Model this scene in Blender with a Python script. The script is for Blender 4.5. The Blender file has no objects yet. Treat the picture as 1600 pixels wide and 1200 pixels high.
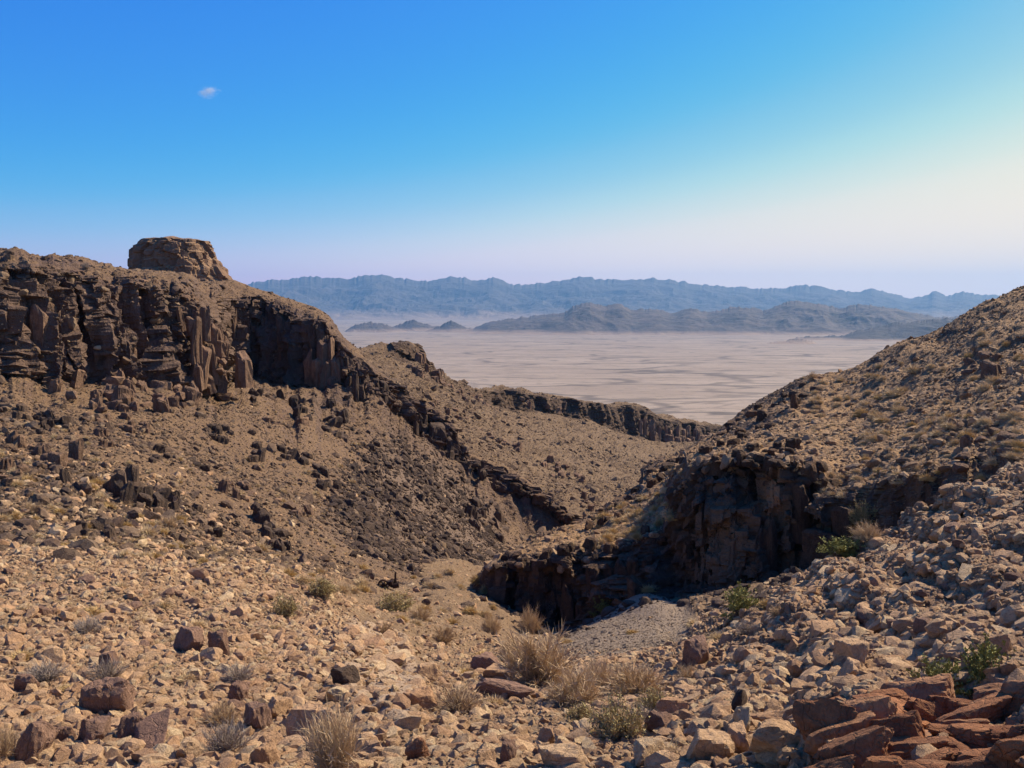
import bpy, bmesh, math, random
import numpy as np
from mathutils import Vector, Matrix, Euler, Quaternion
from mathutils.bvhtree import BVHTree

SC = bpy.context.scene
COL = SC.collection
R = math.radians
rng = np.random.default_rng(7)
random.seed(7)

# ------------------------------------------------------------------ camera, sky, sun, exposure
FPX = 1537.0                       # focal length in photo pixels (1600 wide)
VH = 485.0                         # photo row of the true horizon
PITCH = math.atan((600 - VH) / FPX)
cam_d = bpy.data.cameras.new('camera'); cam = bpy.data.objects.new('camera', cam_d); COL.objects.link(cam)
cam_d.sensor_fit = 'HORIZONTAL'; cam_d.sensor_width = 36.0; cam_d.lens = 36.0 * FPX / 1600.0
cam_d.clip_start = 0.1; cam_d.clip_end = 200000
cam.location = (0, 0, 0); cam.rotation_euler = (math.pi / 2 - PITCH, 0, 0)
SC.camera = cam

SUN_AZ = R(58)                     # right of the view direction
SUN_EL = R(42)
world = bpy.data.worlds.new('World'); SC.world = world; world.use_nodes = True
wn, wl = world.node_tree.nodes, world.node_tree.links
bg = wn['Background']
sky = wn.new('ShaderNodeTexSky'); sky.sky_type = 'NISHITA'; sky.sun_disc = False
sky.sun_elevation = SUN_EL; sky.sun_rotation = SUN_AZ
sky.altitude = 600; sky.air_density = 1.0; sky.dust_density = 1.0; sky.ozone_density = 3.0
# the camera's film response to the sky: deep blue, highlights held
dn = wn.new('ShaderNodeVectorMath'); dn.operation = 'SCALE'; dn.inputs['Scale'].default_value = 0.1
cu = wn.new('ShaderNodeRGBCurve'); up = wn.new('ShaderNodeVectorMath'); up.operation = 'SCALE'; up.inputs['Scale'].default_value = 10.0
for ch, pts in enumerate((((0, 0), (0.18, 0.03), (0.27, 0.07), (0.34, 0.21), (0.40, 0.42), (0.46, 0.67), (0.53, 0.88), (0.64, 0.98), (1, 1.0)),
                          ((0, 0), (0.30, 0.25), (0.44, 0.43), (0.53, 0.58), (0.60, 0.72), (0.72, 0.83), (1, 0.84)),
                          ((0, 0), (0.25, 0.45), (0.45, 0.74), (0.58, 0.78), (0.80, 0.70), (1, 0.63)))):
    c = cu.mapping.curves[ch]
    while len(c.points) < len(pts): c.points.new(0.5, 0.5)
    for q, (x, y) in zip(c.points, pts): q.location = (x, y)
cu.mapping.update()
wl.new(sky.outputs[0], dn.inputs[0]); wl.new(dn.outputs[0], cu.inputs['Color']); wl.new(cu.outputs[0], up.inputs[0]); wl.new(up.outputs[0], bg.inputs['Color'])
bg.inputs['Strength'].default_value = 0.07

sun_d = bpy.data.lights.new('sun', 'SUN'); sun = bpy.data.objects.new('sun', sun_d); COL.objects.link(sun)
sun_d.energy = 4.8; sun_d.angle = R(0.53); sun_d.color = (1.0, 0.86, 0.66)
sdir = Vector((math.sin(SUN_AZ) * math.cos(SUN_EL), math.cos(SUN_AZ) * math.cos(SUN_EL), math.sin(SUN_EL)))
sun.rotation_euler = sdir.to_track_quat('Z', 'Y').to_euler()

vs = SC.view_settings
vs.view_transform = 'Standard'; vs.look = 'None'; vs.exposure = 0.66; vs.gamma = 1.0; vs.use_curve_mapping = False
cy = SC.cycles
cy.max_bounces = 4; cy.diffuse_bounces = 2; cy.glossy_bounces = 2; cy.transparent_max_bounces = 8
cy.volume_bounces = 0; cy.use_denoising = True

# ------------------------------------------------------------------ helpers
CP, SP = math.cos(PITCH), math.sin(PITCH)
def ray(u, v):
    x = (u - 800.0) / FPX; y = -(v - 600.0) / FPX
    return np.stack(np.broadcast_arrays(x, CP + y * SP, -SP + y * CP), -1)
def P(u, v, d):                    # photo pixel + depth along the view -> a point in the place
    r = ray(np.asarray(u, float), np.asarray(v, float))
    return r * (np.asarray(d, float) / r[..., 1])[..., None]
def pix(p):
    p = np.asarray(p, float); x, y, z = p[..., 0], p[..., 1], p[..., 2]
    f = y * CP - z * SP; up = y * SP + z * CP
    return 800 + FPX * x / f, 600 - FPX * up / f

_TAB = np.random.default_rng(99).uniform(-1, 1, (65536, 4)).astype(np.float32)
def _ix(ix, iy, iz, seed):
    return (ix * np.int32(73856093) ^ iy * np.int32(19349663) ^ iz * np.int32(83492791) ^ np.int32((seed * 7919) & 0xFFFF) * np.int32(31)) & np.int32(0xFFFF)
def vnoise(p, seed=0):             # smooth value noise, -1..1
    p = p.astype(np.float32); f = np.floor(p); t = p - f; t = t * t * (3 - 2 * t)
    i = f.astype(np.int32); out = 0; T = _TAB[:, 0]
    with np.errstate(over='ignore'):
        for dx in (0, 1):
            wx = t[..., 0] if dx else 1 - t[..., 0]
            for dy in (0, 1):
                wxy = wx * (t[..., 1] if dy else 1 - t[..., 1])
                for dz in (0, 1):
                    out = out + wxy * (t[..., 2] if dz else 1 - t[..., 2]) * T[_ix(i[..., 0] + dx, i[..., 1] + dy, i[..., 2] + dz, seed)]
    return out
def fbm(p, octv=4, seed=0, gain=0.5, ridged=False):
    a, s, tot = 1.0, 0.0, 0.0
    for o in range(octv):
        n = vnoise(p * (2.03 ** o) + 17.3 * o, seed + o)
        if ridged: n = 1 - 2 * np.abs(n)
        s = s + a * n; tot += a; a *= gain
    return s / tot
def cellnoise(p, seed=0):          # blocky rock facets: random height of the nearest cell, and the gap to its border
    p = p.astype(np.float32); i = np.floor(p).astype(np.int32); sh = p.shape[:-1]
    best = np.full(sh, 9e9, np.float32); sec = best.copy(); val = np.zeros(sh, np.float32)
    with np.errstate(over='ignore'):
        for dx in (-1, 0, 1):
            for dy in (-1, 0, 1):
                for dz in (-1, 0, 1):
                    c = i + np.array((dx, dy, dz), np.int32); h = _TAB[_ix(c[..., 0], c[..., 1], c[..., 2], seed)]
                    e = p - c - 0.5 - 0.42 * h[..., :3]; d = e[..., 0] ** 2 + e[..., 1] ** 2 + e[..., 2] ** 2
                    m = d < best; sec = np.where(m, best, np.minimum(sec, d)); val = np.where(m, h[..., 3], val); best = np.where(m, d, best)
    return val, np.sqrt(sec) - np.sqrt(best)
def pchip(x, y, xi):               # monotone cubic; y may have trailing axes
    x = np.asarray(x, float); y = np.asarray(y, float); h = np.diff(x); sh = (len(h),) + (1,) * (y.ndim - 1)
    dl = np.diff(y, axis=0) / h.reshape(sh); m = np.zeros_like(y)
    a, b = dl[:-1], dl[1:]
    with np.errstate(all='ignore'):
        m[1:-1] = np.where(a * b > 0, 2 * a * b / (a + b), 0)
    m[0] = dl[0]; m[-1] = dl[-1]
    k = np.clip(np.searchsorted(x, xi) - 1, 0, len(h) - 1)
    t = ((xi - x[k]) / h[k]).reshape((-1,) + (1,) * (y.ndim - 1)); hk = h[k].reshape(t.shape)
    return (2*t**3-3*t**2+1)*y[k] + (t**3-2*t**2+t)*hk*m[k] + (-2*t**3+3*t**2)*y[k+1] + (t**3-t**2)*hk*m[k+1]
def smooth01(a, b, x):
    t = np.clip((x - a) / (b - a), 0, 1); return t * t * (3 - 2 * t)

def mesh_np(name, verts, faces, smooth=False):
    me = bpy.data.meshes.new(name)
    verts = np.asarray(verts, np.float32).reshape(-1, 3); faces = np.asarray(faces, np.int32); k = faces.shape[1]
    me.vertices.add(len(verts)); me.vertices.foreach_set('co', verts.ravel())
    me.loops.add(faces.size); me.loops.foreach_set('vertex_index', faces.ravel())
    me.polygons.add(len(faces)); me.polygons.foreach_set('loop_start', np.arange(0, faces.size, k, dtype=np.int32))
    me.polygons.foreach_set('loop_total', np.full(len(faces), k, np.int32))
    me.update(calc_edges=True)
    me.polygons.foreach_set('use_smooth', np.full(len(faces), smooth)); me.update()
    return me
def add_attr(me, name, vals):
    a = me.attributes.new(name, 'FLOAT', 'POINT'); a.data.foreach_set('value', np.asarray(vals, np.float32).ravel())
def obj(name, me, mat=None, parent=None, label=None, cat=None, group=None, kind=None, loc=None):
    o = bpy.data.objects.new(name, me); COL.objects.link(o)
    if mat is not None and me is not None and not me.materials: me.materials.append(mat)
    if parent is not None: o.parent = parent
    if loc is not None: o.location = loc
    tag(o, label, cat, group, kind); return o
def tag(o, label=None, cat=None, group=None, kind=None):
    if label: o['label'] = label
    if cat: o['category'] = cat
    if group: o['group'] = group
    if kind: o['kind'] = kind
def gridfaces(nr, nc):
    i = np.arange(nr - 1)[:, None] * nc + np.arange(nc - 1)[None, :]
    return np.stack([i, i + 1, i + nc + 1, i + nc], -1).reshape(-1, 4)

# ------------------------------------------------------------------ materials
class NT:
    def __init__(s, name):
        s.m = bpy.data.materials.new(name); s.m.use_nodes = True; s.t = s.m.node_tree; s.n = s.t.nodes; s.l = s.t.links
        s.b = s.n['Principled BSDF']; s.b.inputs['Roughness'].default_value = 0.9; s.b.inputs['Specular IOR Level'].default_value = 0.25
    def N(s, ty, **k):
        n = s.n.new('ShaderNode' + ty)
        for a, v in k.items(): setattr(n, a, v)
        return n
    def link(s, a, b): s.l.new(a, b)
    def coord(s, which='Object', scale=(1, 1, 1)):
        if which == 'Position': o = s.N('NewGeometry').outputs['Position']
        else: o = s.N('TexCoord').outputs[which]
        mp = s.N('Mapping'); mp.inputs['Scale'].default_value = scale; s.link(o, mp.inputs[0]); return mp.outputs[0]
    def noise(s, vec, scale, detail=4, rough=0.55, dist=0.0):
        n = s.N('TexNoise'); n.inputs['Scale'].default_value = scale; n.inputs['Detail'].default_value = detail
        n.inputs['Roughness'].default_value = rough; n.inputs['Distortion'].default_value = dist; s.link(vec, n.inputs['Vector']); return n.outputs['Fac']
    def vor(s, vec, scale, feature='F1', out='Distance', rand=1.0):
        n = s.N('TexVoronoi', feature=feature); n.inputs['Scale'].default_value = scale; n.inputs['Randomness'].default_value = rand
        s.link(vec, n.inputs['Vector']); return n.outputs[out]
    def ramp(s, fac, stops):
        r = s.N('ValToRGB'); e = r.color_ramp.elements
        while len(e) < len(stops): e.new(0.5)
        for i, (p, c) in enumerate(stops):
            e[i].position = p; e[i].color = (c, c, c, 1) if np.isscalar(c) else (*c, 1)
        s.link(fac, r.inputs[0]); return r.outputs[0]
    def mix(s, fac, a, b, mode='MIX'):
        m = s.N('Mix', data_type='RGBA', blend_type=mode)
        for i, x in ((0, fac), (6, a), (7, b)):
            if hasattr(x, 'links'): s.link(x, m.inputs[i])
            elif i == 0: m.inputs[0].default_value = x
            else: m.inputs[i].default_value = (*x, 1)
        return m.outputs[2]
    def math(s, op, a, b=0.0, clamp=False):
        m = s.N('Math', operation=op, use_clamp=clamp)
        for i, x in enumerate((a, b)):
            if hasattr(x, 'links'): s.link(x, m.inputs[i])
            else: m.inputs[i].default_value = x
        return m.outputs[0]
    def attr(s, name): return s.N('Attribute', attribute_name=name).outputs['Fac']
    def bump(s, h, dist, strength=1.0):
        b = s.N('Bump'); b.inputs['Distance'].default_value = dist; b.inputs['Strength'].default_value = strength
        s.link(h, b.inputs['Height']); s.link(b.outputs[0], s.b.inputs['Normal'])
    def color(s, c): s.link(c, s.b.inputs['Base Color'])

def terrain_mat(name, soilA, soilB, rockA, rockB, fine=1.0, steep0=0.62, steep1=0.80, bump=0.05):
    """soil strewn with small stones; bare rock where the ground is steep or where the 'rock' attribute says so"""
    n = NT(name); p = n.coord('Position'); pv = n.coord('Position', (1, 1, 0.22))
    big = n.noise(p, 0.10 * fine, 5, 0.6); mid = n.noise(p, 0.9 * fine, 6, 0.65); small = n.noise(p, 7 * fine, 4, 0.7)
    soil = n.mix(n.ramp(mid, [(0.3, 0), (0.7, 1)]), soilA, soilB)
    soil = n.mix(n.ramp(big, [(0.35, 0.0), (0.65, 0.55)]), soil, tuple(0.62 * a + 0.38 * b for a, b in zip(soilA, rockA)))
    # stones told from soil by cells, each with its own tone
    vc = n.N('TexVoronoi', feature='F1'); vc.inputs['Scale'].default_value = 4.5 * fine; n.link(p, vc.inputs['Vector'])
    vs_ = n.N('TexVoronoi', feature='F1'); vs_.inputs['Scale'].default_value = 13 * fine; n.link(p, vs_.inputs['Vector'])
    tone = n.ramp(vc.outputs['Color'], [(0.0, rockB), (0.35, soilA), (0.6, soilB), (1.0, tuple(min(1, 1.25 * x) for x in soilB))])
    tone2 = n.ramp(vs_.outputs['Color'], [(0.0, rockB), (0.3, soilA), (0.65, soilB), (1.0, tuple(min(1, 1.2 * x) for x in soilB))])
    soil = n.mix(n.ramp(n.noise(p, 1.7 * fine, 3), [(0.45, 0), (0.6, 0.7)]), soil, tone)
    soil = n.mix(0.45, soil, tone2)
    streak = n.noise(pv, 1.3 * fine, 6, 0.65, 0.4); patch = n.noise(p, 0.35 * fine, 4, 0.6)
    rock = n.mix(n.ramp(streak, [(0.36, 0), (0.62, 1)]), rockA, rockB)
    rock = n.mix(n.ramp(patch, [(0.5, 0), (0.72, 0.55)]), rock, tuple(0.5 * a + 0.5 * b for a, b in zip(rockA, soilA)))
    rock = n.mix(n.ramp(small, [(0.35, 0.0), (0.75, 0.35)]), rock, rockB)
    g = n.N('NewGeometry'); sx = n.N('SeparateXYZ'); n.link(g.outputs['True Normal'], sx.inputs[0])
    st = n.math('ADD', sx.outputs[2], n.math('MULTIPLY', n.math('SUBTRACT', mid, 0.5), 0.5))
    f = n.ramp(st, [(steep0, 1), (steep1, 0)])
    f = n.math('MAXIMUM', f, n.ramp(n.math('ADD', n.attr('rock'), n.math('MULTIPLY', n.math('SUBTRACT', mid, 0.5), 0.7)), [(0.4, 0), (0.6, 1)]))
    c = n.mix(f, soil, rock)
    tint = n.N('Attribute', attribute_name='tint')
    c = n.mix(n.attr('tintfac'), c, n.mix(0.55, tint.outputs['Color'], n.mix(n.ramp(small, [(0.3, 0), (0.7, 1)]), tint.outputs['Color'], soilB)))
    n.color(c)
    vd = n.math('MULTIPLY', vc.outputs['Distance'], -0.9)
    vd2 = n.math('MULTIPLY', vs_.outputs['Distance'], -0.4)
    hgt = n.math('ADD', n.math('ADD', vd, vd2), n.math('ADD', n.math('MULTIPLY', small, 0.8), n.math('MULTIPLY', mid, 1.2)))
    n.bump(hgt, bump / fine, 0.9)
    return n.m

def rock_mat(name, colors, dark, scale=1.0, bump=0.03, vary=0.35):
    """loose stone or outcrop: tone differs from stone to stone, stains and grain in object space"""
    n = NT(name); p = n.coord('Object'); rnd = n.N('ObjectInfo').outputs['Random']
    base = n.ramp(rnd, [(i / max(1, len(colors) - 1), c) for i, c in enumerate(colors)])
    off = n.N('Mapping'); n.link(p, off.inputs[0])
    cmb = n.N('CombineXYZ'); n.link(n.math('MULTIPLY', rnd, 37.0), cmb.inputs[0]); n.link(n.math('MULTIPLY', rnd, 91.0), cmb.inputs[1]); n.link(cmb.outputs[0], off.inputs['Location'])
    q = off.outputs[0]
    a = n.noise(q, 1.6 * scale, 5, 0.65, 0.3); b = n.noise(q, 7 * scale, 6, 0.72); g = n.noise(q, 28 * scale, 4, 0.7)
    vr = n.N('TexVoronoi', feature='DISTANCE_TO_EDGE'); vr.inputs['Scale'].default_value = 2.2 * scale
    dq = n.N('VectorMath', operation='ADD'); n.link(q, dq.inputs[0]); nz = n.N('TexNoise'); nz.inputs['Scale'].default_value = 3.0; n.link(q, nz.inputs['Vector'])
    sc_ = n.N('VectorMath', operation='SCALE'); sc_.inputs['Scale'].default_value = 0.5; n.link(nz.outputs['Color'], sc_.inputs[0]); n.link(sc_.outputs[0], dq.inputs[1]); n.link(dq.outputs[0], vr.inputs['Vector'])
    crack = n.ramp(vr.outputs['Distance'], [(0.0, 0), (0.035, 1)])
    c = n.mix(n.ramp(a, [(0.42, 0), (0.68, vary * 1.6)]), base, dark)
    c = n.mix(n.ramp(b, [(0.32, 0.55), (0.58, 0)]), c, dark)
    c = n.mix(n.ramp(g, [(0.52, 0), (0.75, 0.4)]), c, tuple(min(1, 1.45 * x + .02) for x in colors[-1]))
    n.color(c)
    n.bump(n.math('ADD', n.math('ADD', a, n.math('MULTIPLY', crack, 0.28)), n.math('ADD', n.math('MULTIPLY', b, 0.6), n.math('MULTIPLY', g, 0.22))), bump * 1.9, 1.0)
    return n.m

M = {}
M['left'] = terrain_mat('sunlit_slope', (0.139, 0.081, 0.040), (0.194, 0.120, 0.062), (0.163, 0.102, 0.070), (0.074, 0.046, 0.034), bump=0.09)
M['near'] = terrain_mat('rubble_floor', (0.157, 0.096, 0.047), (0.226, 0.148, 0.081), (0.170, 0.104, 0.059), (0.098, 0.057, 0.033), fine=2.0, bump=0.08)
M['right'] = terrain_mat('right_hillside', (0.241, 0.137, 0.060), (0.326, 0.200, 0.097), (0.155, 0.092, 0.055), (0.052, 0.033, 0.023), bump=0.09)
M['far'] = terrain_mat('far_hillside', (0.145, 0.088, 0.045), (0.195, 0.127, 0.069), (0.112, 0.067, 0.040), (0.060, 0.037, 0.025), fine=0.5, bump=0.10)

# ------------------------------------------------------------------ lofted landforms
SHEETS = {}
def loft(name, table, u0, u1, du, mat, rows, disp, label_kind='structure', smooth=False, wob=()):
    us = np.array([t[0] for t in table], float); prof = np.array([t[1:] for t in table], float)      # (n, K, 2) = depth, row
    ui = np.arange(u0, u1 + .1, du)
    pr = np.empty((len(ui),) + prof.shape[1:])
    pr[..., 0] = np.exp(pchip(us, np.log(prof[..., 0]), ui)); pr[..., 1] = pchip(us, prof[..., 1], ui)
    for k, av, ad, cell, seed in wob:          # broken, stepped edges: rows and depths jump from block to block
        z0 = np.zeros_like(ui); n1 = cellnoise(np.stack([ui / cell, z0, z0 + .5], -1), seed)[0] + 0.5 * cellnoise(np.stack([ui / cell * 2.7, z0, z0 + .5], -1), seed + 1)[0]; n2 = cellnoise(np.stack([ui / cell * .7, z0, z0 + .5], -1), seed + 2)[0]
        n1 = np.convolve(n1, [.25, .5, .25], 'same'); n2 = np.convolve(n2, [.25, .5, .25], 'same'); pr[:, k, 1] += av * n1; pr[:, k, 0] *= 1 + ad * n2
    pts = P(ui[:, None], pr[..., 1], pr[..., 0])                                                    # (nu, K, 3)
    K = pts.shape[1]; seg = []
    for k in range(K - 1):
        n = rows[k]; seg.append(k + np.arange(n) / n)
    tt = np.concatenate(seg + [[K - 1.0]])
    # across the knots: mostly straight, a little rounded
    lin = np.empty((len(tt), len(ui), 3)); kk = np.clip(tt.astype(int), 0, K - 2); fr = (tt - kk)[:, None, None]
    pk = np.swapaxes(pts, 0, 1)
    lin = pk[kk] * (1 - fr) + pk[kk + 1] * fr
    mono = pchip(np.arange(K), pk, tt)
    V = 0.5 * lin + 0.5 * mono
    du_ = np.gradient(V, axis=1); dt_ = np.gradient(V, axis=0); nrm = np.cross(du_, dt_); nrm /= np.linalg.norm(nrm, axis=-1, keepdims=True) + 1e-9
    nrm = np.where(nrm[..., 2:3] < -0.2, -nrm, nrm)
    V, attrs = disp(V, nrm, tt[:, None] + 0 * ui[None, :], ui[None, :] + 0 * tt[:, None])
    me = mesh_np(name, V, gridfaces(len(tt), len(ui)), smooth)
    for k_, a in attrs.items():
        if k_ == 'tint':
            at = me.attributes.new('tint', 'FLOAT_COLOR', 'POINT'); at.data.foreach_set('color', np.concatenate([a, np.ones(a.shape[:-1] + (1,))], -1).astype(np.float32).ravel())
        else: add_attr(me, k_, a)
    o = obj(name, me, mat, kind=label_kind)
    SHEETS[name] = dict(o=o, V=V, t=tt, u=ui)
    return o

def rough(V, nrm, dist, rocky):
    """stony relief, finer near the camera"""
    a = fbm(V * 0.12, 4, 11) * 0.55
    b = fbm(V * 0.7, 4, 21, 0.55) * 0.32
    c1, e1 = cellnoise(V * np.array([1.1, 1.1, 0.8]), 31)
    c2, e2 = cellnoise(V * np.array([3.1, 3.1, 2.6]), 41)
    near = np.clip(dist / 30.0, 0.25, 1.0)
    h = a * np.clip(dist / 25, 0.2, 1.4) + b * near + (c1 * 0.13 * near + c2 * 0.05) * (0.25 + rocky)
    return h

def poly_mask(u, v, poly, soft=14.0):
    """soft inside-mask of a polygon in (u, v)"""
    poly = np.asarray(poly, float); inside = np.zeros(u.shape, bool); dmin = np.full(u.shape, 9e9)
    for a, b in zip(poly, np.roll(poly, -1, 0)):
        c = ((a[1] > v) != (b[1] > v)) & (u < (b[0] - a[0]) * (v - a[1]) / (b[1] - a[1] + 1e-12) + a[0]); inside ^= c
        e = b - a; tq = np.clip(((u - a[0]) * e[0] + (v - a[1]) * e[1]) / (e @ e + 1e-9), 0, 1)
        dmin = np.minimum(dmin, np.hypot(u - a[0] - tq * e[0], v - a[1] - tq * e[1]))
    sd = np.where(inside, dmin, -dmin)
    return smooth01(-soft, soft, sd)

# --- A: the rubble floor of the wash and the stony rib on the right
A_T = [  # u, then (depth, row) x 9
 (-500, (4.5,1600),(8.5,1230),(11,1110),(15,1000),(21,890),(26,850),(30,850),(45,800),(70,780)),
 (0,    (4.5,1560),(8.5,1215),(11.5,1100),(15.5,1000),(22,885),(27,845),(31,840),(45,800),(70,780)),
 (300,  (4.5,1540),(8.5,1210),(12,1090),(17,1000),(24,905),(29,875),(34,865),(46,850),(70,830)),
 (480,  (4.5,1540),(8.5,1205),(12,1090),(18,1000),(26,930),(33,890),(38,878),(48,870),(70,860)),
 (600,  (4.5,1540),(8.3,1205),(12,1095),(18,1025),(27,965),(36,925),(46,905),(54,885),(70,880)),
 (700,  (4.5,1540),(8.0,1205),(12,1098),(18,1035),(27,985),(36,950),(47,912),(57,880),(75,870)),
 (770,  (4.5,1540),(8.0,1205),(12,1100),(18,1042),(27,1000),(37,970),(47,945),(60,900),(80,865)),
 (860,  (4.5,1540),(8.0,1205),(12,1102),(18,1045),(27,1016),(37,1000),(46,985),(62,940),(90,890)),
 (940,  (4.5,1550),(7.8,1205),(11.5,1105),(17,1048),(26,1012),(35,978),(42,958),(62,930),(90,905)),
 (1010, (4.5,1550),(7.6,1205),(11,1105),(16,1050),(25,1006),(33,968),(38.5,930),(60,930),(90,920)),
 (1070, (4.4,1560),(7.4,1205),(10.5,1105),(15,1045),(20.5,1008),(25,1010),(36,945),(60,930),(90,930)),
 (1150, (4.3,1570),(7.1,1205),(10,1105),(14,1035),(19,975),(22,1000),(34,930),(60,930),(90,930)),
 (1231, (4.2,1580),(6.8,1205),(9.5,1105),(13,1025),(19,925),(21.5,965),(34,905),(60,920),(90,920)),
 (1340, (4.1,1590),(6.5,1205),(9.2,1100),(13,1000),(19.5,852),(21.5,890),(32,870),(55,900),(90,900)),
 (1437, (4.0,1600),(6.3,1205),(9,1095),(13,970),(20,815),(22,850),(30,850),(55,900),(90,900)),
 (1501, (3.9,1600),(6.1,1205),(8.8,1090),(13,950),(20,772),(22,810),(29,830),(55,900),(90,900)),
 (1600, (3.8,1610),(5.9,1205),(8.5,1085),(12.5,940),(20.5,752),(22.5,790),(28,800),(55,900),(90,900)),
 (2000, (3.5,1650),(5.5,1205),(8,1060),(12,900),(21,690),(23,720),(28,740),(55,850),(90,850)),
]
FAN = [(1010,915),(940,952),(868,1000),(905,1030),(1000,1022),(1075,1003),(1085,960),(1060,935)]
PALE = [(520,1000),(560,945),(640,985),(668,1060),(640,1140),(560,1120),(520,1060)]
RED = [(1262,1230),(1290,1120),(1330,1100),(1430,1086),(1500,1108),(1600,1078),(1800,1060),(1800,1700),(1262,1700)]
def dispA(V, nrm, t, u):
    d = V[..., 1]; pu, pv = pix(V)
    rk = smooth01(1085, 1250, pu) * (1 - smooth01(5.2, 5.9, t))                       # the rib on the right is half bedrock
    fan = poly_mask(pu, pv, FAN, 10) * (d > 20) * (d < 45)
    pale = poly_mask(pu, pv, PALE, 16) * (d < 24)
    h = rough(V, nrm, d, rk)
    # dipping bedrock ribs on the right: ledges running down to the left
    q = V @ np.array([0.42, 0.10, 1.0]); led = np.abs(((q * 1.15 + 0.35 * fbm(V * 0.6, 3, 5)) % 1.0) - 0.35)
    h = h + rk * (0.20 - led * 0.55) * 0.75
    red = poly_mask(pu, pv, RED, 12) * (d < 12)
    q2 = V @ np.array([0.30, -0.35, 1.0]); l2 = ((q2 * 2.6 + 0.5 * fbm(V * 1.1, 3, 6)) % 1.0)
    crk = cellnoise(V * np.array([1.5, 0.8, 1.2]), 77)
    h = h * (1 - 0.75 * fan) * (1 - 0.5 * pale) + pale * np.clip(crk[1] * 4, 0, 1) * 0.12
    V = V + nrm * h[..., None]
    tint = np.zeros(V.shape); fac = np.zeros(V.shape[:-1])
    for mk, c, f in ((fan, (0.25, 0.195, 0.145), 0.85), (pale, (0.42, 0.30, 0.20), 0.7), (red, (0.30, 0.125, 0.055), 0.85), (rk * (1 - red) * 0.75, (0.36, 0.205, 0.115), 1.0)):
        tint = tint * (1 - mk[..., None]) + np.array(c) * mk[..., None]; fac = np.maximum(fac, mk * f)
    return V, dict(rock=np.clip(rk * 0.35, 0, 1), tint=tint, tintfac=fac)
loft('wash_floor', A_T, -500, 2000, 3.0, M['near'], [20, 70, 60, 70, 80, 22, 40, 16, 10], dispA)

# --- C: the left hillside up to the cliffs and the dark rib
C_T = [  # foot, slope..., cliff foot, cliff top, crest, behind
 (-500, (17,1010),(22,880),(30,760),(40,650),(54,560),(56.5,375),(66,350),(90,330),(130,420)),
 (0,    (17,1010),(23,885),(32,770),(44,670),(59,590),(61.6,424),(71,398),(95,396),(130,470)),
 (100,  (17,1010),(23,890),(33,780),(46,680),(63,600),(65.8,434),(75,411),(100,410),(140,480)),
 (200,  (18,1005),(25,895),(35,790),(49,690),(68,605),(70.8,448),(79,428),(105,426),(150,500)),
 (280,  (19,1003),(26,900),(37,800),(52,700),(72,610),(74.6,458),(82,437),(108,432),(150,520)),
 (330,  (20,1000),(27,905),(39,810),(55,712),(77,610),(80,520),(86,470),(108,440),(150,560)),
 (360,  (20,1000),(28,905),(40,815),(57,715),(82,605),(100,592),(103,470),(110,440),(150,570)),
 (400,  (21,1000),(29,905),(42,820),(60,720),(86,610),(104,597),(106,470),(112,452),(160,570)),
 (460,  (22,998),(31,910),(45,830),(64,730),(88,625),(102,601),(104,492),(111,474),(160,580)),
 (500,  (23,995),(33,912),(48,835),(67,735),(89,635),(100,604),(102,505),(109,486),(160,590)),
 (535,  (25,990),(36,915),(51,838),(70,740),(90,645),(99,612),(101,545),(107,525),(160,620)),
 (570,  (27,985),(39,915),(54,840),(73,745),(92,655),(100,618),(102,572),(107,560),(160,640)),
 (600,  (28,985),(41,915),(57,843),(76,750),(94,665),(102,628),(104,598),(109,592),(160,670)),
 (640,  (30,985),(44,915),(61,850),(80,760),(98,690),(106,668),(108,630),(112,622),(160,700)),
 (700,  (34,985),(50,915),(67,860),(86,790),(102,735),(108,712),(110,668),(114,660),(160,740)),
 (716,  (35,985),(52,915),(69,863),(88,798),(103,745),(108,725),(110,700),(114,697),(160,750)),
 (760,  (38,985),(56,915),(74,870),(92,820),(104,775),(109,745),(111,727),(115,720),(160,770)),
 (800,  (42,990),(62,920),(80,880),(96,845),(105,815),(109,765),(111,742),(115,737),(160,790)),
 (840,  (48,990),(68,925),(86,890),(98,865),(105,845),(108,785),(110,768),(115,765),(160,810)),
 (880,  (54,990),(74,930),(90,900),(100,875),(105,850),(107,810),(109,797),(114,793),(160,830)),
 (915,  (60,990),(80,930),(94,900),(102,880),(106,860),(108,830),(110,822),(114,822),(160,850)),
 (980,  (66,1000),(86,945),(98,915),(104,900),(108,890),(110,880),(112,878),(116,878),(160,890)),
]
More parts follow.
